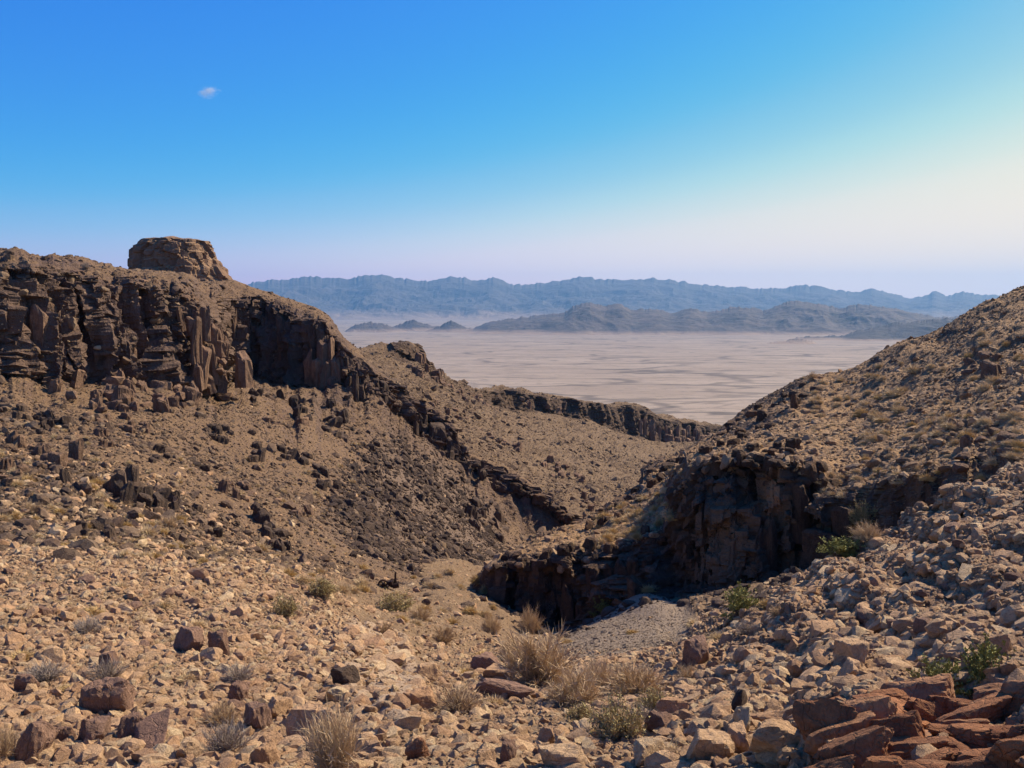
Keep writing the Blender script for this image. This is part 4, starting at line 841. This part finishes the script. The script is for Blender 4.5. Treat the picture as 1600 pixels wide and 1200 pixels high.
def tuft(seed, n=1000, flat=0.75):
    rs = np.random.default_rng(seed); d = hemi(n, rs, 0.05, 1.0); d[:, 2] *= flat
    lob = 1 + 0.25 * np.sin(np.arctan2(d[:, 1], d[:, 0]) * 3 + seed) ; b = rs.normal(0, 0.10, (n, 3)); b[:, 2] = np.abs(b[:, 2]) * .3 - 0.03
    V, F = ribbons(b, d, rs.uniform(.28, .5, n) * lob, rs.uniform(.009, .017, n), np.array([[0, 0, -.12]]) + rs.normal(0, .10, (n, 3)), rs, 2)
    V = unit(V); return mesh_np('tuft', V, F)
def shrub(seed, stems=26, twigs=420, upright=0.35, leaf=0, thin=1.0, hgt=0.7):
    rs = np.random.default_rng(seed); d = hemi(stems, rs, upright, 1.0); L = rs.uniform(.38, .6, stems); bd = rs.normal(0, .12, (stems, 3)) + np.array([0, 0, .05])
    b = rs.normal(0, 0.03, (stems, 3)); b[:, 2] = -0.03
    SV, SF = ribbons(b, d, L, rs.uniform(.006, .010, stems) * thin, bd, rs, 4); S2, SF2 = ribbons(b, d, L, rs.uniform(.006, .010, stems) * thin, bd, rs, 4); SV, SF = join([(SV, SF), (S2, SF2)])
    k = rs.integers(0, stems, twigs); t = rs.uniform(.25, 1.0, twigs); o = b[k] + d[k] * (L[k] * t)[:, None] + bd[k] * (L[k] * t * t)[:, None]
    td = d[k] + rs.normal(0, .55, (twigs, 3)) + np.array([0, 0, .25]); td /= np.linalg.norm(td, axis=1, keepdims=True); tl = rs.uniform(.10, .24, twigs)
    tb = rs.normal(0, .18, (twigs, 3)); TV, TF = ribbons(o, td, tl, rs.uniform(.0035, .0065, twigs) * thin, tb, rs, 2)
    LV = LF = None
    if leaf:
        k2 = rs.integers(0, twigs, leaf); a = rs.uniform(.2, 1.05, leaf); c = o[k2] + td[k2] * (tl[k2] * a)[:, None] + tb[k2] * (tl[k2] * a * a)[:, None]
        LV, LF = ribbons(c + rs.normal(0, .012, (leaf, 3)), hemi(leaf, rs, -.3, 1), rs.uniform(.03, .06, leaf), rs.uniform(.011, .02, leaf), rs.normal(0, .2, (leaf, 3)), rs, 1)
    s = max(np.ptp(TV[:, 0]), np.ptp(TV[:, 1])); out = [mesh_np('woody_stems', SV / s, SF), mesh_np('twigs', TV / s, TF)]
    if leaf: out.append(mesh_np('leaves', LV / s, LF))
    return out
def plant_mat(name, cols, trans=0.25):
    n = NT(name); r = n.N('ObjectInfo').outputs['Random']; g = n.N('NewGeometry').outputs['Random Per Island']
    f = n.math('ADD', n.math('MULTIPLY', r, 0.5), n.math('MULTIPLY', g, 0.5)); n.color(n.ramp(f, [(i / (len(cols) - 1), c) for i, c in enumerate(cols)])); n.b.inputs['Roughness'].default_value = 0.8
    return n.m
M['straw'] = plant_mat('straw', [(0.456, 0.317, 0.159), (0.600, 0.439, 0.232), (0.720, 0.549, 0.317), (0.528, 0.390, 0.220)])
M['gold'] = plant_mat('golden_grass', [(0.46, 0.30, 0.11), (0.60, 0.42, 0.18), (0.54, 0.37, 0.16)])
M['twig'] = plant_mat('dry_twigs', [(0.396, 0.270, 0.149), (0.528, 0.374, 0.209), (0.638, 0.473, 0.286)])
M['grey'] = plant_mat('grey_twigs', [(0.26, 0.20, 0.15), (0.36, 0.29, 0.225), (0.44, 0.36, 0.28)])
M['wood'] = plant_mat('bark', [(0.10, 0.070, 0.048), (0.17, 0.12, 0.08)])
M['green'] = plant_mat('green_leaves', [(0.148, 0.146, 0.033), (0.237, 0.227, 0.056), (0.327, 0.302, 0.089)])
M['olive'] = plant_mat('olive_leaves', [(0.214, 0.182, 0.063), (0.328, 0.265, 0.104), (0.403, 0.309, 0.136)])
TUFT = {k: [tuft(900 + i + 20 * j) for i in range(6)] for j, k in enumerate(('straw', 'gold'))}
for k, ms in TUFT.items():
    for m in ms: m.materials.append(M[k])
SHR = {}
for j, (k, mats, kw) in enumerate((('twig', ('wood', 'twig'), dict(stems=60, twigs=4200, upright=.1)), ('fan', ('wood', 'twig'), dict(stems=170, twigs=1500, upright=.35)), ('feather', ('twig', 'twig'), dict(stems=150, twigs=3000, upright=.6)),
        ('grey', ('wood', 'grey'), dict(stems=70, twigs=2200, upright=.25)), ('green', ('wood', 'wood', 'green'), dict(stems=26, twigs=420, upright=.2, leaf=4200)), ('olive', ('wood', 'twig', 'olive'), dict(stems=60, twigs=1800, upright=.25, leaf=2600)))):
    SHR[k] = []
    for i in range(4):
        ms = shrub(950 + 10 * j + i, **kw)
        for m, mt in zip(ms, mats): m.materials.append(M[mt])
        SHR[k].append(ms)
KINDS = {'twig': 'dry_shrub', 'fan': 'dry_shrub', 'feather': 'dry_shrub', 'grey': 'dry_shrub', 'green': 'green_shrub', 'olive': 'desert_shrub'}
def plant(kind, u, v, wpx, hpx, label, group=None, seed=0):
    p, n, _ = at(u, v)
    if p is None: return
    s = p.y / FPX; rs = np.random.default_rng(int(u * 7 + v) + seed)
    if kind in TUFT:
        o = obj('grass_tuft', TUFT[kind][rs.integers(0, 6)], None, label=label, cat='grass tuft', group=group, loc=p)
        o.scale = (wpx * s, wpx * s, hpx * s * 2.1)
    else:
        ms = SHR[kind][rs.integers(0, 4)]; o = obj(KINDS[kind], None, None, label=label, cat='shrub', group=group, loc=p)
        z = max(v_.co.z for v_ in ms[1].vertices); o.scale = (wpx * s, wpx * s, hpx * s / z)
        for m in ms:
            c = bpy.data.objects.new(m.name.split('.')[0], m); COL.objects.link(c); c.parent = o
    o.rotation_euler = (R(rs.normal(0, 4)), R(rs.normal(0, 4)), rs.uniform(0, 6.28)); return o
for a in [
 ('twig', 845, 1062, 185, 105, 'largest dry tan bush in the middle of the wash'),
 ('twig', 895, 1095, 140, 76, 'dry tan bush directly in front of the largest bush'),
 ('twig', 990, 1082, 140, 62, 'low spreading tan bush right of the largest bush'),
 ('fan', 718, 1112, 115, 72, 'fan shaped wiry bush left of the pale flat slab in the wash'),
 ('feather', 522, 1215, 150, 140, 'tall feathery straw bush at the bottom edge of the photo'),
 ('grey', 352, 1178, 105, 70, 'grey twiggy bush left of the tall feathery bush'),
 ('twig', 345, 1130, 70, 50, 'brownish bush right of the big mauve slab'),
 ('grey', 374, 1068, 66, 42, 'small grey bush on rubble above the brownish bush'),
 ('olive', 447, 962, 58, 40, 'round olive bush on the edge of the wash'),
 ('olive', 968, 1152, 120, 78, 'greenish grassy bush at the bottom of the wash'),
 ('olive', 1020, 1112, 80, 50, 'greenish bush behind the pale block right of the wash'),
 ('feather', 4, 1192, 85, 75, 'straw bush cut by the left edge near the bottom corner'),
 ('twig', 768, 988, 52, 40, 'tan bush at the edge of the cliff shadow in the wash'),
 ('olive', 618, 952, 70, 36, 'spreading olive bush below the rusted machine'),
 ('twig', 655, 965, 50, 28, 'brown bush right of the spreading olive bush'),
 ('twig', 825, 985, 60, 50, 'bare brown bush in the dark shadow left of the gravel fan'),
 ('grey', 1168, 992, 52, 32, 'grey bush on the stony rib below the shaded cliff'),
 ('green', 1150, 958, 80, 52, 'dark green bush at the foot of the tall shaded cliff'),
 ('green', 935, 958, 46, 40, 'small green bush by the top of the gravel fan'),
 ('olive', 1345, 818, 60, 44, 'yellow green bush at the right end of the shaded cliff'),
 ('twig', 1358, 842, 66, 38, 'brown bush below the yellow green bush by the cliff end'),
 ('green', 1312, 868, 76, 34, 'low green bush on the crest of the stony rib'),
 ('green', 1482, 1080, 100, 70, 'bright green bush above the rust red ledges'),
 ('green', 1530, 1078, 120, 95, 'taller bright green bush above the rust red ledges'),
 ('grey', 70, 1062, 100, 46, 'sprawling grey dead bush on the left rubble'),
 ('grey', 165, 1062, 90, 40, 'sprawling grey twigs behind the big dark boulder'),
 ('grey', 140, 985, 70, 34, 'small grey bush on the upper left rubble'),
 ('twig', 50, 800, 46, 28, 'brown bush by the left edge of the slope'),
 ('twig', 268, 822, 36, 26, 'brown bush below the dark blocky outcrop'),
 ('twig', 1265, 592, 22, 16, 'bare little bush on the right skyline'),
 ('grey', 133, 416, 16, 14, 'bare little bush on the left skyline'),
 ('twig', 930, 1070, 90, 56, 'tan bush between the largest bush and the low spreading bush'),
 ('twig', 800, 1030, 80, 50, 'tan bush behind the largest bush on its left side'),
 ('grey', 1000, 1135, 90, 50, 'grey bush behind the greenish grassy bush'),
 ('olive', 905, 1128, 60, 40, 'thin greenish bush left of the greenish grassy bush'),
 ('twig', 690, 1000, 60, 34, 'brown bush on the wash floor above the golden clumps'),
 ('twig', 600, 990, 50, 30, 'brown bush above the cracked cream bedrock'),
 ('olive', 500, 925, 60, 32, 'olive bush at the foot of the leaning spire'),
 ('twig', 1075, 1060, 60, 34, 'brown bush left of the dark square block'),
 ('gold', 985, 985, 34, 14, 'golden tuft on the gravel fan'),
 ('gold', 880, 1000, 40, 14, 'golden tuft at the left foot of the gravel fan'),
 ('gold', 1010, 920, 44, 20, 'golden tuft at the top of the gravel fan'),
 ('straw', 1080, 975, 44, 22, 'dark tuft in shade right of the gravel fan'),
 ('gold', 1195, 945, 40, 24, 'golden tuft right of the dark green bush'),
 ('twig', 1215, 960, 44, 26, 'brown bush below the golden tuft by the cliff foot'),
 ('gold', 752, 1028, 62, 22, 'golden grass clump left of the largest bush'),
 ('gold', 725, 1050, 52, 24, 'golden grass clump above the fan shaped bush'),
 ('gold', 925, 1148, 34, 24, 'golden tuft beside the greenish grassy bush'),
 ('gold', 105, 1075, 50, 20, 'golden tuft left of the big dark boulder'),
 ('gold', 30, 1025, 70, 26, 'golden dry grass by the left edge'),
 ('gold', 140, 955, 60, 22, 'golden grass on the upper left rubble'),
 ('straw', 240, 1008, 44, 24, 'round straw tuft alone on the left rubble'),
 ('straw', 290, 1060, 48, 26, 'straw tuft right of the big dark boulder'),
 ('straw', 265, 1042, 36, 18, 'small brown tuft above the big dark boulder'),
 ('straw', 490, 1032, 44, 22, 'brown tuft beside the cracked cream bedrock'),
 ('straw', 770, 1098, 60, 30, 'straw tuft right of the fan shaped bush'),
 ('straw', 1120, 995, 54, 26, 'pale rounded tuft at the foot of the stony rib'),
 ('straw', 1150, 1095, 56, 24, 'pale tuft in the hollow of the stony rib'),
 ('straw', 1050, 1170, 58, 24, 'straw tuft among pale blocks at the bottom'),
 ('gold', 1530, 745, 26, 20, 'orange tuft behind the crest of the stony rib'),
 ('gold', 1465, 735, 26, 16, 'orange tuft in the shaded hollow of the right hillside'),
]: plant(*a)
def tufts(poly, n, wpx, mats, label, group, seed, hr=(.5, .75)):
    rs = np.random.default_rng(seed); wpx = (wpx[0] * 1.2, wpx[1] * 1.25)
    for (u, v) in in_poly(poly, n, rs):
        w = rs.uniform(*wpx); mk = mats[rs.integers(0, len(mats))]; plant(mk, u, v, w, w * rs.uniform(*hr), say('golden tuft' if mk == 'gold' else 'straw tuft', u, v, w, *wpx), group, seed)
tufts([(1330,640),(1450,560),(1600,490),(1600,720),(1500,740),(1400,760),(1330,740)], 85, (14, 34), ('straw', 'straw', 'straw', 'straw', 'gold'), 'rounded straw tuft on the right hillside', 'tufts on the right hillside', 61)
tufts([(1250,600),(1380,570),(1420,560),(1330,640),(1250,680)], 28, (10, 22), ('straw',), 'small straw tuft below the right skyline', 'tufts below the right skyline', 62)
tufts([(925,822),(960,790),(1050,765),(1050,815),(1000,840),(930,850)], 40, (18, 32), ('straw', 'gold'), 'straw tuft on the bench left of the tall shaded cliff', 'tufts on the bench by the shaded cliff', 63)
tufts([(1230,745),(1300,700),(1345,740),(1335,790),(1290,770)], 14, (14, 24), ('straw',), 'straw tuft above the edge of the tall shaded cliff', 'tufts above the shaded cliff', 64)
tufts([(0,700),(130,740),(300,810),(440,870),(440,905),(250,880),(0,850)], 55, (14, 34), ('straw', 'straw', 'gold'), 'straw tuft low on the sunlit left slope', 'tufts low on the left slope', 65)
tufts([(0,640),(150,670),(400,700),(560,690),(600,760),(520,800),(350,770),(0,700)], 40, (10, 20), ('straw',), 'small straw tuft on the slope under the left cliff', 'tufts under the left cliff', 66)
tufts([(430,890),(600,885),(760,900),(770,960),(700,990),(600,960),(480,930)], 40, (16, 34), ('straw', 'gold', 'straw'), 'straw tuft on the flat part of the wash', 'tufts on the wash flat', 67)
tufts([(0,880),(300,930),(480,990),(480,1060),(250,1000),(0,960)], 26, (16, 34), ('straw',), 'straw tuft among the left rubble', 'tufts among the left rubble', 68)
def tuft_stuff(name, sheet, n, weight, size, mat, label, seed):
    rs = np.random.default_rng(seed); p, N = sample(sheet, n, weight, rs, 1.6); s = np.maximum(rs.uniform(*size, n), 4.0 * p[:, 1] / FPX)
    scatter(name, p, np.stack([0 * s, 0 * s, rs.uniform(0, 6.28, n)], -1), np.stack([s, s, s * rs.uniform(.8, 1.3, n)], -1), rs.integers(0, 6, n), TUFT[mat], label)
tuft_stuff('dry_grass', 'left_hillside', 1500, lambda pu, pv, c, T, N: flatN(N) * (T < 4.4) * np.clip(fbm(c * .1, 2, 551) + .3, 0, 1), (.22, .5), 'straw', 'sparse dry grass over the left slope', 71)
tuft_stuff('hill_dry_grass', 'right_hillside', 1200, lambda pu, pv, c, T, N: flatN(N) * (T > 2.05) * (T < 5.4) * np.clip(fbm(c * .1, 2, 552) + .3, 0, 1), (.22, .5), 'straw', 'sparse dry grass over the right hillside', 72)
tuft_stuff('far_dry_grass', 'far_hillside', 900, lambda pu, pv, c, T, N: flatN(N) * (T < 5), (.5, .9), 'straw', 'sparse dry grass over the far hillside', 73)

# ------------------------------------------------------------------ boulders and stones told apart
BIG = {k: [rock_mesh('boulder', 1200 + i + 30 * j, 4, 10 + i % 4, 55.0, 0.10, strata=0.16 if k == 'red' else 0.0) for i in range(5)] for j, k in enumerate(('mauve', 'pale', 'red', 'dark'))}
for k, ms in BIG.items():
    for m in ms: m.materials.append(M[k])
def boulder(u, v, wpx, hpx, mat, label, rot=(0, 0, 0), dep=0.8, var=0, name='boulder', cat='boulder', group=None, sink=0.2):
    p, n, _ = at(u, v); s = p.y / FPX; me = BIG[mat][var % 5]; z = max(q.co.z for q in me.vertices)
    o = obj(name, me, None, label=label, cat=cat, group=group, loc=p - Vector((0, 0, hpx * s * sink))); o.scale = (wpx * s, wpx * s * dep, hpx * s * (1 + sink) / z)
    o.rotation_euler = tuple(R(a) for a in rot); return o
for a in [
 (178, 1110, 92, 62, 'mauve', 'big dark angular boulder left of the mauve slab', (8, -10, 40), .8, 1),
 (205, 1158, 52, 44, 'mauve', 'dark block in front of the mauve slab', (5, 8, 80), .8, 2),
 (144, 1160, 60, 44, 'mauve', 'dark rounded block left of the block in front of the slab', (0, 12, 10), .8, 3),
 (48, 1182, 74, 62, 'mauve', 'rusty brown boulder by the straw bush at lower left', (10, 20, 60), .7, 4),
 (40, 1078, 40, 26, 'mauve', 'dark round boulder on the left rubble', (0, 0, 10), .9, 1),
 (172, 1048, 36, 34, 'mauve', 'brown knob above the big dark boulder', (0, 0, 70), .8, 0),
 (100, 1160, 36, 30, 'mauve', 'small brown block between the rusty boulder and the dark blocks', (0, 0, 30), .8, 1),
 (225, 1192, 46, 24, 'pale', 'flat pink stone below the mauve slab', (0, 5, 10), .7, 0),
 (295, 1185, 60, 40, 'pale', 'pale cracked block at the bottom left of the grey bush', (0, 0, 40), .9, 2),
 (295, 1015, 46, 38, 'mauve', 'dark angular boulder pair in the middle of the left rubble', (0, 10, 30), .9, 2),
 (342, 1020, 40, 40, 'mauve', 'grey upright stone beside the dark boulder pair', (0, 0, 0), .6, 3),
 (375, 1092, 44, 34, 'mauve', 'pinkish boulder below the small grey bush', (0, 0, 50), .9, 4),
 (400, 1138, 52, 44, 'mauve', 'brown boulder left of the tall feathery bush', (0, 0, 120), .9, 0),
 (490, 1145, 84, 48, 'pale', 'large pale boulder behind the tall feathery bush', (0, 0, 20), .9, 1),
 (415, 1195, 46, 42, 'pale', 'pale upright block at the bottom left of the feathery bush', (0, 0, 70), .8, 3),
 (430, 1118, 46, 30, 'pale', 'pink wedge stone above the brown boulder', (0, 15, 30), .8, 4),
 (530, 1066, 46, 28, 'dark', 'dark hollowed boulder on the cream bedrock', (0, 0, 200), .8, 0),
 (528, 1090, 52, 22, 'pale', 'flat pink stone under the dark hollowed boulder', (0, 8, 20), .6, 2),
 (655, 1108, 56, 36, 'pale', 'whitish boulder right of the cracked bedrock', (0, 0, 45), .9, 3),
 (668, 1055, 40, 24, 'pale', 'tan boulder on the edge of the cracked bedrock', (0, 0, 10), .8, 4),
 (775, 1062, 66, 26, 'pale', 'pale flat slab left of the largest bush', (0, 4, 20), .7, 0),
 (795, 1086, 110, 24, 'mauve', 'long grey slab in front of the pale flat slab', (0, 10, 5), .5, 1),
 (760, 1046, 50, 26, 'mauve', 'grey block behind the pale flat slab', (0, 0, 50), .8, 2),
 (655, 1180, 46, 32, 'red', 'orange stone at the bottom left of the centre', (0, 0, 20), .9, 0),
 (792, 1190, 46, 44, 'mauve', 'brown upright stone at the bottom centre', (0, 0, 60), .8, 4),
 (763, 1200, 44, 34, 'pale', 'grey white stone left of the brown upright stone', (0, 0, 60), .8, 1),
 (850, 1160, 42, 30, 'pale', 'pink block among rubble right of the brown upright stone', (0, 0, 90), .8, 2),
 (880, 1200, 80, 40, 'pale', 'cream boulder at the bottom edge below the wash', (0, 0, 15), .9, 3),
 (1010, 1190, 60, 38, 'pale', 'tan boulder left of the pale slabs at the bottom', (0, 0, 15), .9, 4),
 (1095, 1188, 84, 48, 'pale', 'big pale block at the bottom right of the centre', (0, 10, 30), .8, 0),
 (1150, 1172, 78, 46, 'pale', 'grey pink boulder behind the big pale block', (0, 0, 100), .8, 1),
 (1215, 1168, 100, 48, 'pale', 'long cream boulder left of the rust red ledges', (0, -12, 10), .6, 2),
 (1210, 1135, 70, 30, 'pale', 'bright cream slab above the long cream boulder', (0, -10, 0), .7, 3),
 (1160, 1140, 46, 40, 'pale', 'tan wedge left of the bright cream slab', (0, 20, 60), .7, 4),
 (1290, 1194, 56, 46, 'pale', 'tan rounded boulder in front of the rust red ledges', (0, 0, 30), .9, 0),
 (1050, 1118, 60, 28, 'pale', 'flat topped tan block behind the greenish bush', (0, 5, 20), .8, 1),
 (1030, 1140, 48, 30, 'mauve', 'dark brown block under the flat topped tan block', (0, 5, 10), .8, 2),
 (1086, 1036, 56, 44, 'mauve', 'dark square block under the stony rib toe', (0, 0, 0), .9, 3),
 (1150, 1110, 30, 34, 'dark', 'dark maroon stone in the hollow of the rib', (0, 30, 40), .7, 4),
 (1330, 1068, 70, 44, 'pale', 'rounded tan boulder in the middle of the rib', (0, 0, 40), .9, 2),
 (1325, 1030, 56, 34, 'pale', 'tan boulder on top of the rounded one in the rib', (0, 0, 140), .8, 0),
 (1560, 1018, 50, 26, 'pale', 'pale bar of rock above the green bushes', (0, -15, 10), .5, 1),
 (1440, 985, 30, 24, 'mauve', 'grey round stone on the rib', (0, 0, 10), .9, 2),
 (1582, 1050, 34, 24, 'pale', 'pink stone right of the green bushes', (0, 0, 60), .9, 3),
 (1540, 1098, 34, 16, 'mauve', 'grey flat stone under the green bushes', (0, 0, 0), .8, 4),
]: boulder(*a)
LEDGE = [rock_mesh('rock_slab', 1500 + i, 4, 9 + i % 3, 70.0, 0.09, dims=(1, .6, .42), strata=0.10) for i in range(6)]
for m in LEDGE: m.materials.append(M['red'])
def ledge(name, label, slabs, mat):
    g, _, _ = at(slabs[0][0], slabs[0][1]); root = obj(name, None, None, label=label, cat='rock ledge', loc=g)
    for k, (u, v, w, h, tl, dep) in enumerate(slabs):
        p, n, _ = at(u, v); s = p.y / FPX; me = LEDGE[k % 6]; z = max(q.co.z for q in me.vertices)
        o = bpy.data.objects.new('rock_slab', me); COL.objects.link(o); o.parent = root; o.location = p - g - Vector((0, 0, 0.25 * h * s))
        o.scale = (w * s * 1.45, w * s * 1.45 * dep, h * s * 1.3 / z); o.rotation_euler = (R(-8 + (k * 37) % 17), R(tl), R((k * 53) % 30 - 15))
def slabs(x0, y0, x1, y1, n, w, h, seed):
    rs = np.random.default_rng(seed); tl = -math.degrees(math.atan2(y0 - y1, x1 - x0)); out = []
    for k in range(n):
        f = (k + rs.uniform(-.3, .3)) / max(1, n - 1); out.append((x0 + (x1 - x0) * f, y0 + (y1 - y0) * f + rs.normal(0, 5), w * rs.uniform(.7, 1.2), h * rs.uniform(.6, 1.2), tl * 0.8 + rs.normal(0, 6), rs.uniform(.45, .8)))
    return out
ledge('rock_ledge', 'upper rust red ledge of bedrock at lower right', slabs(1298, 1165, 1430, 1122, 5, 92, 62, 1) + slabs(1440, 1122, 1510, 1132, 4, 62, 36, 2) + slabs(1330, 1112, 1420, 1094, 4, 50, 16, 3), 'red')
ledge('rock_ledge', 'middle rust red ledge running to the right edge', slabs(1510, 1140, 1640, 1092, 6, 90, 38, 4) + slabs(1490, 1158, 1640, 1150, 6, 80, 26, 5), 'red')
ledge('rock_ledge', 'lowest rust red ledge along the bottom right edge', slabs(1300, 1215, 1400, 1165, 5, 86, 40, 6) + slabs(1400, 1178, 1500, 1182, 5, 76, 26, 7) + slabs(1350, 1215, 1480, 1200, 5, 84, 40, 8) + slabs(1500, 1195, 1640, 1185, 6, 82, 30, 9) + slabs(1480, 1220, 1640, 1215, 6, 90, 40, 10), 'red')
def bedrock():
    g, _, _ = at(600, 1040); root = obj('rock_ledge', None, None, label='cream bedrock split by upright cracks beside the wash', cat='rock ledge', loc=g); rs = np.random.default_rng(8)
    for k, (u, v) in enumerate(in_poly([(545,985),(600,960),(640,1000),(655,1060),(630,1110),(580,1110),(545,1050)], 34, rs)):
        p, n, _ = at(u, v); s = p.y / FPX; w = rs.uniform(22, 44); me = BLKS['pale'][k % 8]; o = bpy.data.objects.new('rock_block', me); COL.objects.link(o); o.parent = root
        o.location = p - g - Vector((0, 0, .25 * w * s)); o.scale = (w * s, w * s * 1.2, w * s * rs.uniform(.5, .8)); o.rotation_euler = (R(rs.normal(-12, 6)), R(rs.normal(0, 6)), R(rs.normal(0, 15) + 90 * (k % 4)))
bedrock()
def slab():
    me = rock_mesh('boulder', 1611, 4, 9, 70.0, 0.05, dims=(1, 1.45, .22)); me.materials.append(M['mauve']); p, n, _ = at(238, 1168); s = p.y / FPX
    o = obj('boulder', me, None, label='big flat mauve slab leaning among dark boulders at lower left', cat='boulder', loc=p + Vector((0, 0.15, 22 * s))); o.scale = (100 * s,) * 3; o.rotation_euler = (R(24), R(-5), R(-8))
slab()
def loose(poly, n, wpx, mats, label, group, seed):
    rs = np.random.default_rng(seed)
    for (u, v) in in_poly(poly, n, rs):
        p, nn, _ = at(u, v); s = p.y / FPX; w = wpx[0] + (wpx[1] - wpx[0]) * rs.uniform() ** 2.2; mk = mats[rs.integers(0, len(mats))]; me = BLKS[mk][rs.integers(0, 8)]; label = say({'pale': 'pale stone', 'mauve': 'brown stone', 'dark': 'dark stone', 'mixed': 'brown stone'}[mk], u, v, w, *wpx)
        o = obj('stone', me, None, label=label, cat='stone', group=group, loc=p - Vector((0, 0, .15 * w * s)))
        o.scale = (w * s, w * s * rs.uniform(.55, .95), w * s * rs.uniform(.5, .95)); o.rotation_euler = (rs.normal(0, .3), rs.normal(0, .3), rs.uniform(0, 6.28))
loose([(0,1000),(300,1060),(600,1130),(1000,1130),(1230,1180),(1230,1200),(0,1200)], 120, (18, 40), ('pale', 'pale', 'pale', 'pale', 'mauve'), 'angular pink stone in the rubble along the bottom', 'stones in the bottom rubble', 81)
loose([(0,870),(220,880),(420,930),(520,1000),(500,1060),(280,1030),(0,1000)], 80, (14, 40), ('pale', 'pale', 'mauve'), 'pale angular stone on the left rubble bank', 'stones on the left rubble bank', 82)
loose([(1120,1060),(1240,940),(1380,860),(1500,790),(1600,770),(1600,1000),(1450,1030),(1250,1090)], 70, (14, 40), ('pale', 'pale', 'mauve'), 'brownish pink stone on the stony rib', 'stones on the stony rib', 83)
loose([(640,900),(760,930),(760,960),(690,955),(620,925)], 24, (14, 24), ('pale', 'dark', 'mixed'), 'dark or pale stone in the wash right of the rusted machine', 'stones right of the rusted machine', 84)

# ------------------------------------------------------------------ the rusted machine in the wash
def machine():
    n = NT('rusted_iron'); p = n.coord('Object'); f = n.noise(p, 6, 5, .7); n.color(n.ramp(f, [(.35, (.020, .013, .011)), (.6, (.060, .030, .019)), (.8, (.12, .055, .028))])); n.b.inputs['Metallic'].default_value = .3; n.b.inputs['Roughness'].default_value = .85; m = n.m
    g, _, _ = at(606, 916); k = g.y / FPX
    root = obj('ore_machine', None, None, label='dark rusted machine with spoked wheel and upright post in the wash', cat='machine', loc=g); root.rotation_euler = (0, 0, R(-8))
    def tor(name, R_, r_, parent, loc, rot):
        A, B = 28, 6; a = np.linspace(0, 2 * np.pi, A, endpoint=False); b = np.linspace(0, 2 * np.pi, B, endpoint=False)
        V = np.stack([(R_ + r_ * np.cos(b)[None]) * np.cos(a)[:, None], (R_ + r_ * np.cos(b)[None]) * np.sin(a)[:, None], 1.6 * r_ * np.sin(b)[None] + 0 * a[:, None]], -1).reshape(-1, 3)
        F = [(i * B + j, ((i + 1) % A) * B + j, ((i + 1) % A) * B + (j + 1) % B, i * B + (j + 1) % B) for i in range(A) for j in range(B)]
        o = obj(name, mesh_np(name, V, np.array(F)), m, parent, loc=loc); o.rotation_euler = rot; return o
    def cyl(name, r0, r1, h, parent, loc, rot=(0, 0, 0), seg=12):
        bm = bmesh.new(); bmesh.ops.create_cone(bm, cap_ends=True, segments=seg, radius1=r0, radius2=r1, depth=h); me = bpy.data.meshes.new(name); bm.to_mesh(me); bm.free()
        o = obj(name, me, m, parent, loc=loc); o.rotation_euler = rot; return o
    def box(name, sz, parent, loc, rot=(0, 0, 0)):
        bm = bmesh.new(); bmesh.ops.create_cube(bm, size=1.0); bmesh.ops.scale(bm, vec=sz, verts=bm.verts); bmesh.ops.bevel(bm, geom=bm.edges[:], offset=min(sz) * .12, segments=1, affect='EDGES'); me = bpy.data.meshes.new(name); bm.to_mesh(me); bm.free()
        o = obj(name, me, m, parent, loc=loc); o.rotation_euler = rot; return o
    def wheel(x, y, r):
        w = tor('wheel', r, .045 * r / .35 + .012, root, (x, y, r), (R(90), 0, R(12))); cyl('hub', .07, .07, .16, w, (0, 0, 0))
        for i in range(6):
            a = i * math.pi / 3; cyl('spoke', .02, .02, r, w, (math.cos(a) * r / 2, math.sin(a) * r / 2, 0), (0, R(90), a), 6)
    wheel(-6.5 * k, -.18, 7.5 * k); wheel(5 * k, .22, 6.2 * k)
    cyl('axle', .035, .035, .9, root, (-1 * k, 0, 7 * k), (R(90), 0, R(12)))
    box('frame', (22 * k, .12, 3 * k), root, (1 * k, 0, 6 * k), (0, R(8), 0)); cyl('drum', 4.2 * k, 4.2 * k, 10 * k, root, (12 * k, 0, 5 * k), (0, R(80), R(10)))
    box('gear_box', (8 * k, .3, 7 * k), root, (4 * k, 0, 9 * k), (0, R(-12), 0)); cyl('post', .05, .035, 19 * k, root, (11 * k, .05, 17 * k), (R(2), R(3), 0), 8)
machine()
